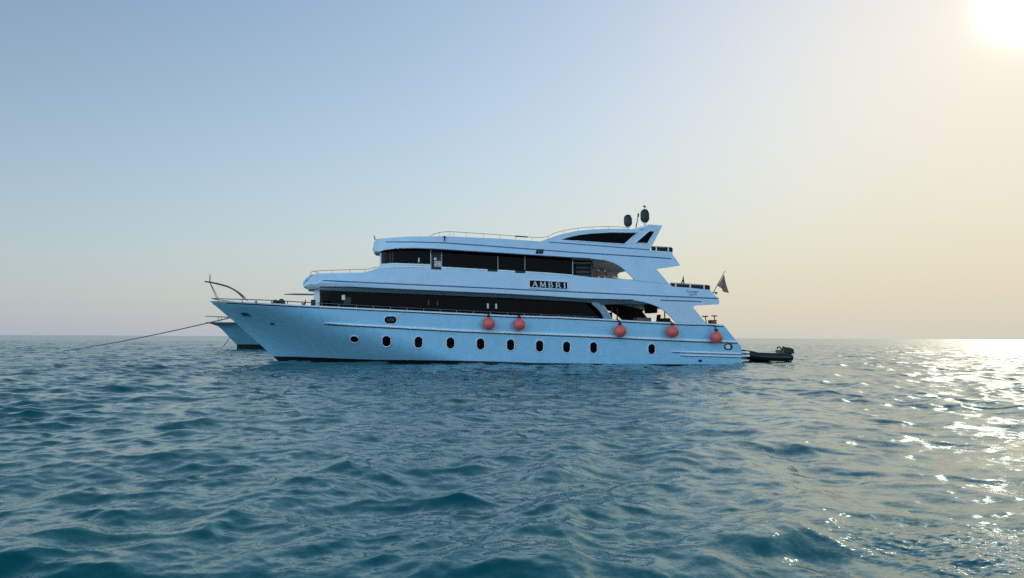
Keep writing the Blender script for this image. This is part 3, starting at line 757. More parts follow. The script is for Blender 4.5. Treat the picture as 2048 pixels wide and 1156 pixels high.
# ------------------------------------------------------------------ yacht: aft deck interiors
def wbox(name, x0, y0, x1, y1, Y, dy, m, parent=yacht, bev=0.02):
    a = at(x0, y0, Y); b = at(x1, y1, Y)
    bm = bmesh.new(); box(bm, ((a.x + b.x) / 2, Y, (a.z + b.z) / 2), (abs(b.x - a.x), dy, abs(a.z - b.z)), None, bev)
    return finish(name, bm, m, parent)
wbox('ceiling_locker', 1295.5, 606, 1307.5, 626.5, YC - 1.2, 1.0, CANVAS)
wbox('deck_bench', 1270, 635.5, 1299, 646, YC - 2.3, 0.5, GREYP)
for x, y0, y1 in ((1223.3, 612, 644), (1234.5, 616, 646), (1329.5, 616, 646)):
    bm = bmesh.new(); tube(bm, [at(x, y0, YC - 2.7), at(x, y1, YC - 2.7)], 0.035, 8); finish('deck_post', bm, BLACK, yacht)
wbox('aft_locker', 1323, 636.5, 1337, 647, YC - 2.6, 0.5, CANVAS)
# upper deck: louvred locker and beige sheet inside the far wing
plate('wing_tone_sheet', [(1150, 517), (1181, 519), (1209, 522), (1227, 527.5), (1240.5, 535.5), (1252.5, 545.5), (1269, 561.5), (1335, 566), (1327, 553.5), (1318, 531), (1322, 527), (1349, 521.5), (1345, 510), (1240, 506), (1150, 503)], lambda x, z: b_roof(x, z) - 0.11, BEIGE, yacht, 0.02, both=None)
plate('wing_tone_sheet', [(1190, 601), (1267, 603), (1287, 606), (1302, 610.5), (1316, 616), (1330, 625.5), (1342, 637.5), (1351, 647), (1411, 647), (1386.5, 615.5), (1391, 611.5), (1340, 600), (1267, 597), (1190, 594)], lambda x, z: b_upper(x, z) - 0.12, CANVAS, yacht, 0.02, both=None)  # dark sheet put in as the shade inside the far lower wing
lo = wbox('louvre_locker', 1148, 528, 1184, 566, YC - 1.5, 0.7, GREYP)
for k in range(5):
    y = 521.5 + k * 8.0
    wbox('louvre', 1147, y, 1184, y + 2.6, YC - 1.95, 0.16, CANVAS, yacht, 0.0)
wbox('locker_post', 1181.5, 515, 1184.5, 566, YC - 2.0, 0.1, GREYP, yacht, 0.0)
bm = bmesh.new(); pts = smooth_line([at(1226, 553.5, YC - 2.95), at(1245, 558.6, YC - 2.95), at(1268, 560, YC - 2.95)], 4)
tube(bm, pts, 0.03, 6); finish('wing_handrail', bm, TRIM, yacht)

# ------------------------------------------------------------------ yacht: name board, signs
fr = frame_on(1096.5, 569.9, b_upper)
p, tx, up, n = fr
slope = (solve(1134, 573, b_upper) - solve(1060, 569, b_upper)); 
tx = (tx * 1.0 + up * (slope.z / slope.x)).normalized(); up = (up - tx * up.dot(tx)).normalized()
fr = (p, tx, up, n)
Rb = Matrix((tx, -n, up)).transposed()
bw, bh = 75 * MPP, 14.5 * MPP
bm = bmesh.new(); box(bm, p + n * 0.02, (bw, 0.04, bh), Rb); nb = finish('name_board', bm, BOARD, yacht, 0)
bm = bmesh.new()
for s in (-1, 1):
    box(bm, p + n * 0.024 + up * s * (bh / 2 + 0.022), (bw + 0.09, 0.055, 0.045), Rb)
    box(bm, p + n * 0.026 + tx * s * (bw / 2 + 0.022), (0.045, 0.05, bh - 0.004), Rb)
finish('frame', bm, WHITE, nb, 0)
def glyph(bm, strokes, cx, s):
    for (x0, y0, x1, y1, w) in strokes:
        a = Vector((x0, y0)); b = Vector((x1, y1)); d = (b - a); L = d.length; d.normalize(); q = Vector((-d.y, d.x))
        vs = [a + q * w / 2, b + q * w / 2, b - q * w / 2, a - q * w / 2]
        P0 = [bm.verts.new(p + tx * (cx + v.x * s) + up * ((v.y - 0.5) * s) + n * 0.048) for v in vs]
        P1 = [bm.verts.new(p + tx * (cx + v.x * s) + up * ((v.y - 0.5) * s) + n * 0.038) for v in vs]
        bm.faces.new(P0)
        for k in range(4): bm.faces.new((P0[k], P1[k], P1[(k + 1) % 4], P0[(k + 1) % 4]))
T, t = 0.20, 0.10; sf = 0.07
GL = {
 'A': [(-.38, 0, 0.0, 1, t), (.0, 1, .38, 0, T), (-.24, .33, .24, .33, t), (-.52, sf / 2, -.24, sf / 2, sf), (.22, sf / 2, .54, sf / 2, sf)],
 'M': [(-.44, 0, -.38, 1, t), (-.36, 1, .0, .06, T), (.0, .06, .36, 1, t), (.38, 1, .44, 0, T), (-.58, sf / 2, -.30, sf / 2, sf), (.28, sf / 2, .60, sf / 2, sf)],
 'B': [(-.26, 0, -.26, 1, T), (-.26, .96, .12, .96, t), (.12, .96, .26, .84, .14), (.26, .86, .26, .64, .17), (.26, .66, .10, .54, .12), (-.26, .53, .12, .53, t), (.10, .53, .34, .40, .13), (.34, .42, .34, .16, .18), (.34, .18, .14, .04, .13), (-.38, .04, .16, .04, t)],
 'R': [(-.28, 0, -.28, 1, T), (-.28, .96, .12, .96, t), (.12, .96, .28, .84, .13), (.28, .86, .28, .64, .17), (.28, .66, .10, .52, .12), (-.28, .51, .10, .51, t), (.0, .52, .42, 0, T), (-.44, sf / 2, -.12, sf / 2, sf), (.30, sf / 2, .54, sf / 2, sf)],
 'I': [(0, 0, 0, 1, T), (-.2, sf / 2, .2, sf / 2, sf), (-.2, 1 - sf / 2, .2, 1 - sf / 2, sf)],
}
gs = 11.2 * MPP
for ch, px in (('A', 1069.8), ('M', 1085.5), ('B', 1101), ('R', 1116), ('I', 1129)):
    bm = bmesh.new(); glyph(bm, GL[ch], (px - 1096.8) * MPP, gs); finish('letter', bm, LETTER, nb, 0)
fr = frame_on(1079.2, 503.0, b_roof)
bm = bmesh.new(); oval_disc(bm, fr, 14.5 * MPP, 9.6 * MPP, 0.03, 0.12, seg=24, th=0.04, sh=0.22); eb = finish('emblem_plate', bm, BOARD, yacht, 30)
text_mesh('emblem', 'GT', fr, 0.24, mat('emblem_grey', (0.16, 0.20, 0.25), 0.5), eb, 0.038, 0.8, 0.2)
fr = frame_on(1383.4, 583.2, b_upper); text_mesh('registration_lettering', 'Tusmge', fr, 0.20, STRIPE, yacht, 0.006, 1.05, 0.25)
fr = frame_on(1385, 589.6, b_upper); text_mesh('registration_lettering', '102/19', fr, 0.17, STRIPE, yacht, 0.006, 0.95, 0.1)
# deck light on the roof side
fr = frame_on(889, 478, b_roof); bm = bmesh.new(); Rm = Matrix((fr[1], -fr[3], fr[2])).transposed()
box(bm, fr[0] + fr[3] * 0.08 + fr[2] * 0.10, (0.10, 0.12, 0.09), Rm, 0.015); box(bm, fr[0] + fr[3] * 0.05 - fr[2] * 0.02, (0.05, 0.06, 0.24), Rm, 0.01)
finish('deck_light', bm, BLACK, yacht)

# ------------------------------------------------------------------ yacht: railings
def railing(name, line_px, post_px, bf, m, parent=yacht, r=0.018, inset=0.08, drop=None, both=True, base_px=None, lines=1):
    L = [solve(x, y, bf) for x, y in line_px]
    L = smooth_line(L, 5)
    o = None
    for s in ((1, -1) if both else (-1,)):
        bm = bmesh.new()
        tube(bm, [Vector((p.x, YC + s * max(0.02, YC - p.y - inset), p.z)) for p in L], r, 6)
        o = finish(name, bm, m, parent)
        for (x, yt, yb) in post_px:
            a = solve(x, yt, bf); b = solve(x, yb, bf); bm = bmesh.new()
            tube(bm, [Vector((a.x, YC + s * max(0.02, YC - a.y - inset), a.z)), Vector((a.x, YC + s * max(0.02, YC - a.y - inset), b.z - 0.03))], r * 0.85, 6)
            finish('post', bm, m, o)
    return o
def lerp_pts(L, x):
    return float(np.interp(x, [p[0] for p in L], [p[1] for p in L]))
topR = [(860, 472.4), (868, 468), (880, 464.6), (900, 463), (936, 465), (1000, 469.2), (1040, 472.5), (1080, 474.8), (1086, 474.6)]
ref = [(860, 472.7), (889, 472.3), (936, 474.5), (1000, 477), (1040, 480), (1082, 482.6), (1091, 479), (1109, 472.7), (1127, 467.2), (1154, 461.8), (1182, 459), (1218, 457.3), (1254, 458)]
railing('roof_railing', topR, [(x, lerp_pts(topR, x), lerp_pts(ref, x)) for x in (879, 900, 908, 933, 967.5, 1000.5, 1032, 1065)], b_roof, STEEL, r=0.014)
topC = [(1086, 474.6), (1098, 472), (1110, 466), (1127, 461), (1157, 456), (1188, 453.5), (1218, 452.6), (1249, 454), (1258, 455.5)]
railing('coaming_railing', topC, [(x, lerp_pts(topC, x), lerp_pts(ref, x)) for x in (1097, 1127, 1157, 1188, 1218, 1249)], b_roof, STEEL, r=0.014)
bm = bmesh.new(); tube(bm, [solve(1031, 472, b_roof) + Vector((0, .08, 0.0)), solve(1056, 473.6, b_roof) + Vector((0, .08, 0.0))], 0.035, 8); finish('rail_pad', bm, BLACK, yacht)
topF = [(621, 546.5), (623.5, 543.6), (629, 542.2), (645, 541), (700, 539), (738, 537.6), (748, 534.6), (760, 533.6)]
refF = [(619, 549.5), (640, 547), (700, 545.3), (730, 545), (745, 540), (760, 535)]
railing('foredeck_railing', topF, [(x, lerp_pts(topF, x), lerp_pts(refF, x)) for x in (621, 634, 665, 700, 730, 749)], b_upper, STEEL, r=0.017, inset=0.10)
# bow rail along the gunwale
topB = [(422.5, 596.6), (454, 597.8), (486, 599), (527, 600), (600, 603.8), (630, 605.3)]
railing('bow_railing', topB, [(x, lerp_pts(topB, x), lerp_pts(gun_px, x)) for x in (436, 484, 512, 543, 575, 604)], b_hull, DSTEEL, r=0.028, inset=0.05)
topM = [(633, 605.4), (700, 609.3), (800, 614.8), (881, 618.6), (1000, 624.5), (1100, 629.2), (1200, 634)]
railing('side_railing', topM, [(x, lerp_pts(topM, x), lerp_pts(gun_px, x)) for x in (643.5, 678, 713, 747, 781, 815, 848, 881, 914, 948, 982, 1016, 1050, 1084, 1118, 1152, 1186)], b_hull, STEEL, r=0.016, inset=0.12)
# bow pulpit: arched bow sprit rail and jack staff
bm = bmesh.new()
for s in (-1, 1):
    base = smooth_line([at(489, 598, YC - 0.7 * 1), at(476, 584.5, YC), at(456, 573.5, YC), at(430, 566.5, YC), at(409.5, 563, YC)], 6)
    n_ = len(base)
    tube(bm, [Vector((q.x, YC + s * (0.06 + 1.1 * (1 - i / (n_ - 1)) ** 2), q.z)) for i, q in enumerate(base)], [0.035 + 0.012 * math.sin(math.pi * i / (n_ - 1)) for i in range(n_)], 8)
    a = at(420.5, 566, YC); b = at(435.5, 597, YC); tube(bm, [(a.x, YC + s * 0.1, a.z), (b.x, YC + s * 0.45, b.z)], 0.022, 6)
pu = finish('bow_pulpit', bm, DSTEEL, yacht)
bm = bmesh.new(); tube(bm, [at(420, 566, YC), at(420, 553, YC), at(420, 547, YC)], [0.04, 0.035, 0.012], 8); finish('jack_staff', bm, DSTEEL, pu)
# foredeck windlass and bollards
bm = bmesh.new()
q = at(557, 606.1, YC - 0.6)
box(bm, q + Vector((0, 0, -0.12)), (0.8, 0.5, 0.3), None, 0.05)
R90 = Matrix.Rotation(rad(90), 3, 'X')
lathe(bm, at(552, 605.2, YC - 0.6) + Vector((0, -0.35, 0)), [(0.10, -0.2), (0.16, -0.15), (0.09, 0.0), (0.16, 0.15), (0.10, 0.2)], 12, R90)
lathe(bm, at(563, 604.4, YC - 0.6) + Vector((0, 0.1, 0)), [(0.12, -0.25), (0.2, -0.2), (0.12, 0.0), (0.2, 0.2), (0.12, 0.25)], 12, R90)
finish('anchor_windlass', bm, BLACK, yacht)
for x, y in ((458, 603), (512, 604.6), (608, 608)):
    bm = bmesh.new(); q = at(x, y, YC - b_hull(at(x, y, YC - 2).x, 3.2) + 0.25)
    lathe(bm, q + Vector((0, 0, -0.1)), [(0.05, -0.1), (0.05, 0.06), (0.085, 0.08), (0.085, 0.13), (0.04, 0.15)], 10); finish('bollard', bm, BLACK, yacht)
bm = bmesh.new(); tube(bm, [at(611, 599, YC - 2.3), at(610, 609, YC - 2.3)], [0.02, 0.05], 8); finish('vent_post', bm, BLACK, yacht)
wbox('deck_locker', 622, 600, 631, 612, YC - 1.8, 0.8, BLACK)
# stern railings with black canvas screens
def screen(x0, yt0, yb0, x1, yt1, yb1, posts, bf, nm):
    rl = railing(nm, [(x0, yt0 - 1.2), ((x0 + x1) / 2, (yt0 + yt1) / 2 - 1.4), (x1, yt1 - 1.0)], [], bf, STEEL, r=0.02, inset=0.10)
    for x in posts:
        f = (x - x0) / (x1 - x0)
        a = solve(x, yt0 + (yt1 - yt0) * f - 1, bf); b = solve(x, yb0 + (yb1 - yb0) * f + 1, bf)
        for s in (-1, 1):
            bm = bmesh.new(); yy_ = YC + s * (YC - a.y - 0.07)
            box(bm, (a.x, yy_, (a.z + b.z) / 2), (0.07, 0.05, a.z - b.z), None, 0.012); finish('post', bm, WHITE, rl)
    pts = [(x0, yt0), (x1, yt1), (x1, yb1 + 1), (x0, yb0 + 1)]
    plate('canvas_screen', pts, lambda x, z: max(0.05, bf(x, z) - 0.12), CANVAS, yacht, 0.02, dx=0.4, dz=0)
    # the stern side of the rail
    a = solve(x1, yt1, bf); b = solve(x1, yb1, bf)
    bm = bmesh.new(); box(bm, (a.x, YC, (a.z + b.z) / 2), (0.03, 2 * (YC - a.y) - 0.35, abs(a.z - b.z)), None); finish('canvas_screen', bm, CANVAS, yacht)
screen(1303, 493.5, 502, 1345.3, 495.8, 504.6, (1313.5, 1337.5), b_roof, 'roof_stern_railing')
screen(1341, 566.6, 573.6, 1420, 571.6, 581, (1352.5, 1381.5, 1409), b_upper, 'upper_stern_railing')
# roof fittings
bm = bmesh.new(); p = at(750.5, 479, YC - 0.3); tube(bm, [p, at(749, 473.5, YC - 0.3), at(748.2, 470.5, YC - 0.3)], [0.05, 0.035, 0.02], 8); finish('roof_horn', bm, GREYP, yacht)
def radome(px, ytop, ybot, w, stem, name='radome'):
    a = at(px, ytop, YC - 1.2); b = at(px, ybot, YC - 1.2); c = at(px, stem, YC - 1.2)
    H = a.z - b.z; r = w / 2 * 42.8 / FPX
    bm = bmesh.new()
    prof = [(r * 0.35, 0), (r * 0.7, H * 0.09), (r * 0.95, H * 0.22), (r, H * 0.30), (r, H * 0.64), (r * 0.97, H * 0.74), (r * 0.86, H * 0.85), (r * 0.66, H * 0.94), (r * 0.36, H * 0.99), (0.01, H)]
    lathe(bm, b, prof, 24); o = finish(name, bm, DOME, yacht)
    bm = bmesh.new(); tube(bm, [c - Vector((0, 0, 0.05)), b + Vector((0, 0, 0.02))], 0.07, 10); finish('pedestal', bm, WHITE, o)
    return a
radome(1256.2, 429.3, 454, 15.6, 457.5)
dome_top = radome(1290, 418.4, 445.6, 16.8, 452)
bm = bmesh.new(); tube(bm, [at(1271.8, 455, YC - 0.8), at(1276, 434, YC - 0.8)], [0.035, 0.02], 8)
tube(bm, [at(1276, 434, YC - 0.8), at(1277, 427, YC - 0.8)], [0.05, 0.045], 8); finish('whip_antenna', bm, BLACK, yacht)
# swim platform
x0 = _tr[1].x - 0.05
def pslab(za, zb, x1px, half, m, nm, par=yacht, bev=0.03):
    xe = at(x1px, 705, YC - 3.0).x
    bm = bmesh.new(); box(bm, ((x0 + xe) / 2, YC, (za + zb) / 2), (xe - x0, 2 * half, abs(za - zb)), None, bev); return finish(nm, bm, m, par)
zz = lambda y: at(1490, y, YC - 3.0).z
sp_ = pslab(zz(699.4), zz(702.2), 1491, 2.95, BLACK, 'swim_platform')
pslab(zz(703), zz(706.8), 1499.5, 3.02, TRIM, 'fender_bar', sp_)
pslab(zz(707.5), zz(709.2), 1496, 2.9, BLACK, 'seal', sp_)
pslab(zz(709.8), zz(713.6), 1499.5, 3.02, TRIM, 'fender_bar', sp_)
pslab(zz(714.4), zz(718.6), 1494, 2.95, STRIPE, 'step', sp_)
for y in (704.9, 711.7):
    a = at(1491.8, y, YC - 3.06); b = at(1499.3, y, YC - 3.06)
    bm = bmesh.new(); box(bm, ((a.x + b.x) / 2, a.y + 0.01, a.z), (b.x - a.x, 0.06, 0.09), None, 0.02); finish('lit_end', bm, SILVER, sp_)  # bright box painted in where light catches the bar end
bm = bmesh.new()
for k, x in enumerate((1481, 1486.5, 1492)):
    a = at(x, 720.5, YC - 3.0); box(bm, a, (0.13, 0.3, 0.07), None, 0.02)
finish('bathing_ladder', bm, SILVER, sp_)

# ------------------------------------------------------------------ things on and about the yacht
def fender(px, py, r_px, cap_y, rope_y, label):
    P = solve(px, py, b_hull); n_ = normal_on(P.x, P.z, b_hull)
    r = r_px * MPP; C = P + Vector((0, -1, 0)) * (r + 0.05)
    C = at(px, py, C.y)
    o = empty('fender', C); tag(o, label, 'fender', 'red round fenders hung along the side')
    top = at(px, cap_y, C.y).z - C.z
    bm = bmesh.new()
    prof = []
    for k in range(12):
        a = -math.pi / 2 + math.pi * 0.80 * k / 11
        prof.append((r * math.cos(a), r * math.sin(a)))
    rz = prof[-1]
    prof += [(rz[0] * 0.62, rz[1] + (top - rz[1]) * 0.45), (rz[0] * 0.40, rz[1] + (top - rz[1]) * 0.75), (rz[0] * 0.34, top - 0.02)]
    lathe(bm, C, prof, 24); finish('ball', bm, RED, o)
    bm = bmesh.new(); lathe(bm, C, [(0.075, top - 0.05), (0.10, top), (0.085, top + 0.07), (0.04, top + 0.11)], 12); finish('cap', bm, BLACK, o)
    bm = bmesh.new(); e = at(px, rope_y, C.y + r * 0.5)
    tube(bm, [C + Vector((0, 0, top + 0.08)), Vector((C.x + 0.01, C.y + r * 0.45, e.z)), Vector((C.x, C.y + r * 1.15 + 0.1, e.z + 0.1))], 0.03, 6); finish('rope', bm, BLACK, o)
fender(977.5, 647.6, 12.3, 633.5, 628.5, 'red fender nearest the bow, under the pair of white wall fittings')
fender(1038.5, 649.4, 11.8, 635.2, 630.6, 'red fender second from the bow, just aft of the one under the wall fittings')
fender(1240, 662.2, 12.2, 649, 641, 'red fender hanging below the shaded far wing of the open aft deck')
fender(1344.6, 663.4, 12, 649.5, 643, 'red fender hanging where the wing meets the gunwale')
fender(1432.6, 675.5, 11.5, 661.5, 652, 'red fender nearest the stern, hanging beside the raked transom')

# life ring on the upper aft deck
lr = empty('life_ring', at(1203, 548, YC - 1.62)); tag(lr, 'orange life ring hung on the beige far wing of the upper aft deck', 'life ring')
bm = bmesh.new(); c = at(1203, 548, YC - 1.62)
def torus(bm, c, R, r, a0=0, a1=2 * math.pi, n=32, closed=True):
    pts = [c + Vector((R * math.cos(a0 + (a1 - a0) * k / n), 0, R * math.sin(a0 + (a1 - a0) * k / n))) for k in range(n if closed else n + 1)]
    rings = []
    for p_ in pts:
        d = (p_ - c).normalized()
        rings.append([bm.verts.new(p_ + d * r * math.cos(2 * math.pi * k / 10) + Vector((0, r * math.sin(2 * math.pi * k / 10), 0))) for k in range(10)])
    prs = list(zip(rings, rings[1:])) + ([(rings[-1], rings[0])] if closed else [])
    for a, b in prs:
        for k in range(10): bm.faces.new((a[k], a[(k + 1) % 10], b[(k + 1) % 10], b[k]))
torus(bm, c, 0.26, 0.065); finish('ring', bm, ORANGE, lr)
for k in range(4):
    bm = bmesh.new(); torus(bm, c, 0.26, 0.069, math.pi / 4 + k * math.pi / 2 - 0.18, math.pi / 4 + k * math.pi / 2 + 0.18, 5, False); finish('band', bm, WHITE, lr)

# ensign at the stern
fp0 = at(1427.5, 582, YC - 0.2); fp1 = at(1450, 541.5, YC - 0.2)
fl = empty('stern_flag', fp0); tag(fl, 'limp greyish flag hanging from the raked staff at the stern', 'flag')
bm = bmesh.new(); tube(bm, [fp0 - Vector((0.12, 0, 0.25)), fp1], [0.025, 0.016], 8); finish('staff', bm, DSTEEL, fl)
bm = bmesh.new()
nU, nV = 14, 16
e_t = at(1447.2, 549.5, YC - 0.2); e_b = at(1435.5, 571, YC - 0.2); f_t = at(1447.6, 550.5, YC - 0.2); tip = at(1454.8, 587.5, YC - 0.2)
G = []
for i in range(nU + 1):
    row = []
    for j in range(nV + 1):
        u, v = i / nU, j / nV
        # hoist from top to bottom of the staff, fly hanging down in folds
        h = e_t.lerp(e_b, v); f = at(1448.6, 552, YC - 0.2).lerp(tip, v) if True else f_t
        p_ = h.lerp(f, u)
        p_ = p_ + Vector((0.02 * math.sin(9 * u + 3 * v), 0.16 * v * math.sin(u * 9.5 + 2 * v) * (0.3 + u), -0.10 * u * (1 - u) * v))
        row.append(bm.verts.new(p_))
    G.append(row)
for a, b in zip(G, G[1:]):
    for j in range(nV): bm.faces.new((a[j], a[j + 1], b[j + 1], b[j]))
r_ = bmesh.ops.solidify(bm, geom=bm.faces[:], thickness=0.012)
finish('cloth', bm, FLAGM, fl, 60)
# stern lamp just below the staff
bm = bmesh.new(); c = at(1432, 585.8, YC - 0.4); box(bm, c, (0.11, 0.14, 0.10), Matrix.Rotation(rad(35), 3, 'Y'), 0.02)
tube(bm, [c, c + Vector((-0.22, 0, 0.02))], 0.02, 6); finish('stern_light', bm, BLACK, yacht)
# pennant on the upper stern deck
pn = empty('pennant', at(1366, 566, YC - 1.5)); tag(pn, 'small dark red pennant tied up above the upper stern rail', 'pennant')
bm = bmesh.new(); tube(bm, [at(1366.8, 552, YC - 1.5), at(1367.5, 575, YC - 1.5)], 0.02, 6); finish('stick', bm, BLACK, pn)
bm = bmesh.new()
tr = [at(1366.7, 554, YC - 1.5), at(1362, 566.6, YC - 1.56), at(1364.2, 566.4, YC - 1.50), at(1366, 563, YC - 1.46), at(1368, 566.8, YC - 1.52), at(1369.3, 566.8, YC - 1.5)]
A = [bm.verts.new(p_) for p_ in tr]; B = [bm.verts.new(p_ + Vector((0, 0.02, 0))) for p_ in tr]
for k in range(1, 5): bm.faces.new((A[0], A[k], A[k + 1])); bm.faces.new((B[0], B[k + 1], B[k]))
for k in range(6): bm.faces.new((A[k], B[k], B[(k + 1) % 6], A[(k + 1) % 6]))
finish('cloth', bm, PENN, pn, 0)

# chairs on the aft deck
def chair(px, Y, face, label):
    base = at(px, 650, Y); zd = sheer(base.x) - 0.55
    o = empty('deck_chair', (base.x, Y, zd)); tag(o, label, 'chair', 'dark chairs on the aft deck')
    c = Vector((base.x, Y, zd))
    bm = bmesh.new(); box(bm, c + Vector((0, 0, 0.43)), (0.44, 0.46, 0.06), None, 0.02); finish('seat', bm, CANVAS, o)
    bm = bmesh.new(); box(bm, c + Vector((face * -0.24, 0, 0.74)), (0.05, 0.44, 0.62), Matrix.Rotation(face * rad(-9), 3, 'Y'), 0.02); finish('backrest', bm, CANVAS, o)
    for sx in (-1, 1):
        for sy in (-1, 1):
            bm = bmesh.new(); tube(bm, [c + Vector((sx * 0.19, sy * 0.2, 0.42)), c + Vector((sx * 0.23, sy * 0.21, 0))], 0.018, 6); finish('leg', bm, BLACK, o)
chair(1230, YC - 2.4, 1, 'dark chair beside the curved strut at the front of the aft deck')
chair(1308, YC - 2.3, -1, 'dark chair standing between the shaded far wing and the aft post')
# pedestal tables and box behind the stern gunwale
def stool(x, ytop, xb, ybot, w, label, Y):
    a = at(x, ytop, Y); b = at(xb, ybot, Y)
    o = empty('pedestal_table', b); tag(o, label, 'small table', 'pedestal tables on the stern deck')
    bm = bmesh.new(); lathe(bm, a, [(w / 2 * MPP * 0.9, -0.03), (w / 2 * MPP, -0.015), (w / 2 * MPP, 0.02), (w / 2 * MPP * 0.96, 0.03)], 20); finish('tabletop', bm, BROWN, o)
    bm = bmesh.new(); tube(bm, [a, Vector((a.x + 0.02, Y, a.z * 0.5 + b.z * 0.5)), b - Vector((0, 0, 0.35))], [0.03, 0.025, 0.035], 8); finish('leg', bm, DSTEEL, o)
stool(1410.5, 632.6, 1414, 644, 11.5, 'slim pedestal table nearer the aft wing', YC - 2.2)
stool(1428.5, 631.8, 1429, 646, 11.5, 'slim pedestal table over the brown box on the stern deck', YC - 1.6)
bx = empty('storage_box', at(1424.5, 646, YC - 2.5)); tag(bx, 'brown box with a dark lid sitting on the stern deck behind the gunwale', 'box')
wbox('body', 1419.5, 642, 1430, 655, YC - 2.5, 0.4, BROWN, bx); wbox('lid', 1418.8, 640.2, 1430.8, 641.9, YC - 2.5, 0.44, BLACK, bx)

# bird on the taller radome
bt = dome_top
bd = empty('bird', bt); tag(bd, 'small dark bird perched on top of the taller radome', 'bird')
bm = bmesh.new()
ax0 = at(1285.6, 411.4, bt.y); ax1 = at(1292.8, 414.6, bt.y)
d = (ax1 - ax0); Ln = d.length
pts = [ax0 + d * t_ for t_ in (0, 0.06, 0.14, 0.22, 0.30, 0.45, 0.62, 0.78, 1.0)]
tube(bm, pts, [0.006, 0.018, 0.033, 0.034, 0.04, 0.06, 0.048, 0.025, 0.008], 10)
for s in (-1, 1):
    m0 = ax0 + d * 0.5 + Vector((0, s * 0.02, -0.03)); tube(bm, [m0, Vector((m0.x, m0.y, bt.z - 0.01))], 0.007, 5)
finish('body', bm, BIRD, bd, 60)

# tender behind the platform
TY = 47.2
td = empty('inflatable_dinghy', (at(1545, 712, TY).x, TY, 0)); tag(td, 'black inflatable dinghy with a black outboard lying behind the swim platform', 'dinghy')
xa = at(1478, 710, TY).x; xb = at(1588.5, 712, TY - 0.9).x
zt = 0.235; rt = 0.26
bm = bmesh.new()
side = []
for s in (-1, 1):
    side.append([Vector((xb, TY + s * 0.62, zt - 0.03)), Vector((xb - 0.25, TY + s * 0.62, zt - 0.02))] + [Vector((xb - 0.3 - (xb - xa - 1.1) * k / 8, TY + s * 0.62, zt + 0.05 * (k / 8) ** 2)) for k in range(1, 9)])
bow = [Vector((xa + 0.75 - 0.7 * math.sin(math.pi * k / 10), TY - 0.62 * math.cos(math.pi * k / 10), zt + 0.08 + 0.12 * math.sin(math.pi * k / 10))) for k in range(1, 10)]
path = side[0] + bow + side[1][::-1]
tube(bm, path, [0.20, rt - 0.01] + [rt] * (len(path) - 4) + [rt - 0.01, 0.20], 16); finish('tube', bm, BLACK, td, 60)
bm = bmesh.new(); box(bm, ((xa + xb) / 2 + 0.1, TY, 0.18), (xb - xa - 0.9, 0.9, 0.10), None, 0.03); finish('floor', bm, GREYP, td)
bm = bmesh.new(); box(bm, (xb - 0.34, TY, 0.42), (0.06, 0.85, 0.5), None, 0.015); finish('transom_board', bm, GREYP, td)
bm = bmesh.new(); q0 = at(1505, 703, TY)
tube(bm, [Vector((xa + 0.8, TY - 0.62 - rt, zt + 0.06)), Vector(((xa + xb) / 2, TY - 0.62 - rt - 0.01, zt + 0.02)), Vector((xb - 0.2, TY - 0.62 - rt + 0.01, zt))], 0.035, 8); finish('rub_strip', bm, GREYP, td)
# outboard: rounded cowl, midsection, tiller
om = empty('outboard_motor', at(1580, 700, TY - 0.1)); 
bpy.data.objects.remove(om)
cA = at(1569.5, 705.5, TY - 0.3); cB = at(1589.3, 694.6, TY - 0.3)
bm = bmesh.new(); w_ = cB.x - cA.x; h_ = cB.z - cA.z
pr = [(0, 0.0), (0.0, 0.45), (0.06, 0.85), (0.16, 0.98), (0.5, 1.0), (0.72, 0.98), (0.90, 0.80), (0.99, 0.45), (1.0, -0.1), (0.95, -0.35), (0.6, -0.2)]
rings = []
for yk, sc_ in ((-0.20, 0.86), (-0.16, 0.96), (0, 1.0), (0.16, 0.96), (0.20, 0.86)):
    rings.append([bm.verts.new((cA.x + w_ * (0.5 + (u - 0.5) * sc_), TY - 0.1 + yk, cA.z + h_ * (0.4 + (v - 0.4) * sc_))) for u, v in pr])
for a, b in zip(rings, rings[1:]):
    for k in range(len(pr)): bm.faces.new((a[k], a[(k + 1) % len(pr)], b[(k + 1) % len(pr)], b[k]))
bm.faces.new(rings[0]); bm.faces.new(rings[-1]); ocw = finish('outboard_motor', bm, DOME, td, 40)
bm = bmesh.new(); box(bm, (cB.x - 0.22, TY - 0.1, cA.z - 0.45), (0.18, 0.16, 0.9), None, 0.04); finish('midsection', bm, BLACK, ocw)
bm = bmesh.new(); q = at(1585.8, 708.3, TY - 0.36); box(bm, q, (0.10, 0.04, 0.07), Matrix.Rotation(rad(30), 3, 'Y'), 0.01); finish('badge', bm, SILVER, ocw)
bm = bmesh.new(); tube(bm, smooth_line([at(1554.6, 698.5, TY - 0.1), at(1555.4, 695, TY - 0.1), at(1558.5, 693.6, TY - 0.1), at(1561, 696, TY - 0.1), at(1565.5, 704, TY - 0.1)], 5), 0.038, 8)
finish('grab_handle', bm, BLACK, td)
bm = bmesh.new(); tube(bm, smooth_line([at(1565.5, 694.6, TY - 0.1), at(1568.4, 694, TY - 0.1), at(1569, 699, TY - 0.1), at(1571.5, 703, TY - 0.1)], 4), 0.045, 8)
finish('tiller', bm, BLACK, ocw)
bm = bmesh.new(); box(bm, at(1567.5, 702, TY - 0.1), (0.2, 0.3, 0.3), None, 0.03); finish('helm_seat', bm, GREYP, td)

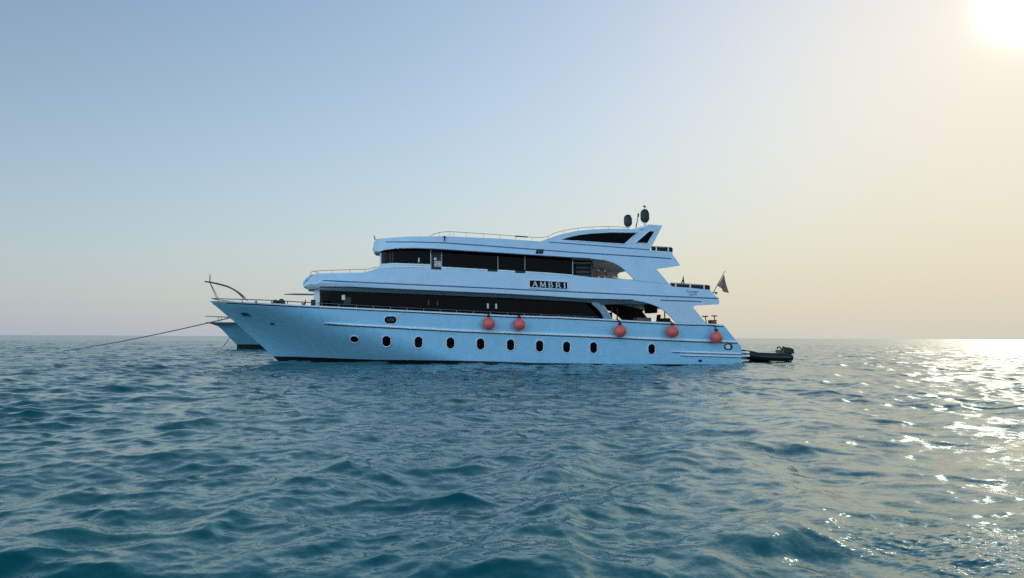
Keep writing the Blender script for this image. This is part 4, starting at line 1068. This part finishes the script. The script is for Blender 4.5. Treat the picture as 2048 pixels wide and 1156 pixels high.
# anchor ropes
def rope_line(name, a, b, sag, r, label, m=ROPE):
    bm = bmesh.new(); pts = []
    for k in range(25):
        t_ = k / 24; p_ = a.lerp(b, t_); p_ = p_ - Vector((0, 0, sag * 4 * t_ * (1 - t_))); pts.append(p_)
    tube(bm, pts, r, 6)
    org = a.copy(); o = finish(name, bm, m, None); tag(o, label, 'rope'); return o
bp = solve(458, 635, b_hull)
bend = at(112, 703.5, 40.0); d_ = ray(112, 703.5)
wpt = Vector((0, 0, CAMZ)) + d_ * (-(CAMZ + 0.15) / d_.z)
rope_line('anchor_rope', bp + Vector((0.1, 0.1, 0)), wpt, 0.18, 0.036, 'long anchor rope running from the bow of the yacht down to the water')

# ------------------------------------------------------------------ the second yacht beyond the bow
Y2 = 84.0
far = empty('anchored_boat', (at(480, 700, Y2).x, Y2, 0)); tag(far, 'second pale boat anchored beyond the bow, only its raked bow and canopy showing', 'boat')
fs = [at(x, y, Y2) for x, y in ((412, 645.3), (432, 650.5), (440, 655), (460, 676), (479.5, 696))]
fz = np.array([p_.z for p_ in fs][::-1]); fx = np.array([p_.x for p_ in fs][::-1])
def far_stem(z):
    if z < fz[0]: return fx[0] + (fz[0] - z)
    return float(np.interp(z, fz, fx))
ztop0 = fs[0].z
def far_b(x, z):
    h = clamp(z / ztop0)
    t_ = clamp((x - far_stem(z)) / (13 - 3 * h)); return (3.0 + 0.5 * h) * (1 - (1 - t_) ** (1.7 + 0.8 * h))
bm = bmesh.new(); NX, NZ = 60, 16
xend = at(900, 690, Y2).x
zt2 = lambda x: ztop0 - 0.012 * (x - fx[-1])
for sgn in (-1, 1):
    G = []
    for k in range(NZ + 1):
        row = []
        for i in range(NX + 1):
            u = (i / NX) ** 1.6; z = 1.0
            for _ in range(25):
                x = far_stem(z) + (xend - far_stem(z)) * u; z = 0.5 * z + 0.5 * (-0.5 + (k / NZ) * (zt2(x) + 0.5))
            row.append(bm.verts.new((x, Y2 + sgn * far_b(x, z), z)))
        G.append(row)
    for a, b in zip(G, G[1:]):
        for i in range(NX): bm.faces.new((a[i], a[i + 1], b[i + 1], b[i]))
    if sgn == -1: GA = G
for k in range(NZ): bm.faces.new((GA[k][NX], G[k][NX], G[k + 1][NX], GA[k + 1][NX]))
for i in range(NX): bm.faces.new((GA[NZ][i], GA[NZ][i + 1], G[NZ][i + 1], G[NZ][i]))
bmesh.ops.remove_doubles(bm, verts=bm.verts, dist=0.003)
finish('hull', bm, FAR, far, 30)
bm = bmesh.new(); zb = at(480, 688.5, Y2).z
for sgn in (-1, 1):
    rows = []
    for i in range(41):
        x = far_stem(zb) + (xend - far_stem(zb)) * (i / 40) ** 1.5
        rows.append([bm.verts.new((x + (far_stem(z) - far_stem(zb)) * (1 if i == 0 else 0), Y2 + sgn * (far_b(x + (far_stem(z) - far_stem(zb)) * (1 if i == 0 else 0), z) + 0.03), z)) for z in (zb, zb * 0.5, 0, -0.3)])
    for a, b in zip(rows, rows[1:]):
        for k in range(3): bm.faces.new((a[k], a[k + 1], b[k + 1], b[k]))
finish('boot_stripe', bm, BOOT, far)
bm = bmesh.new()
for sgn in (-1, 1):
    tube(bm, [Vector((far_stem(zt2(fx[-1])) + 24 * (i / 20) ** 1.5, Y2 + sgn * (far_b(far_stem(zt2(fx[-1])) + 24 * (i / 20) ** 1.5, zt2(0)) + 0.02), zt2(far_stem(zt2(fx[-1])) + 24 * (i / 20) ** 1.5))) for i in range(21)], 0.07, 6)
finish('gunwale', bm, BLACK, far)
HZ = mat('weathered_grey', (0.34, 0.33, 0.33), 0.6)
bm = bmesh.new(); a = at(411, 632.5, Y2); b = at(450, 634, Y2)
for sgn in (-1, 1): tube(bm, [Vector((a.x, Y2 + sgn * 0.1, a.z)), Vector((b.x, Y2 + sgn * 1.2, b.z)), Vector((b.x + 6, Y2 + sgn * 2.9, b.z - 0.1))], 0.05, 6)
c = at(428, 633.2, Y2); e = at(431, 648, Y2)
for sgn in (-1, 1): tube(bm, [Vector((b.x - 0.6, Y2 + sgn * 1.1, b.z)), Vector((b.x - 0.6, Y2 + sgn * 1.0, zt2(b.x) - 0.05))], 0.04, 6)
finish('bow_railing', bm, HZ, far)
bm = bmesh.new(); a = at(634, 607, Y2); b = at(800, 640, Y2); box(bm, ((a.x + b.x) / 2, Y2, (a.z + b.z) / 2), (b.x - a.x, 4.6, a.z - b.z), None, 0.2); finish('deckhouse', bm, FAR, far)
bm = bmesh.new(); a = at(568, 588, Y2); b = at(800, 592, Y2)
pts = [(568, 588.0), (590, 588.0), (628, 588.6), (800, 591)]
rows = []
for x, y in pts:
    q = at(x, y, Y2); hb = 0.4 if x < 570 else 1.2
    rows.append([bm.verts.new((q.x, Y2 - hb, q.z)), bm.verts.new((q.x, Y2 + hb, q.z)), bm.verts.new((q.x, Y2 + hb, q.z - 0.06)), bm.verts.new((q.x, Y2 - hb, q.z - 0.06))])
for a, b in zip(rows, rows[1:]):
    for q in range(4): bm.faces.new((a[q], a[(q + 1) % 4], b[(q + 1) % 4], b[q]))
bm.faces.new(rows[0]); bm.faces.new(rows[-1]); finish('canopy', bm, HZ, far, 20)
for x in (640, 720, 790):
    bm = bmesh.new(); a = at(x, 589, Y2); b = at(x, 612, Y2); tube(bm, [a, b], 0.08, 8); finish('canopy_post', bm, HZ, far)
a = at(459, 675.5, Y2); d_ = ray(429, 711); w2 = Vector((0, 0, CAMZ)) + d_ * (-(CAMZ + 0.1) / d_.z)
rope_line('anchor_rope', a, w2, 0.12, 0.045, 'short anchor line of the second boat slanting into the water')
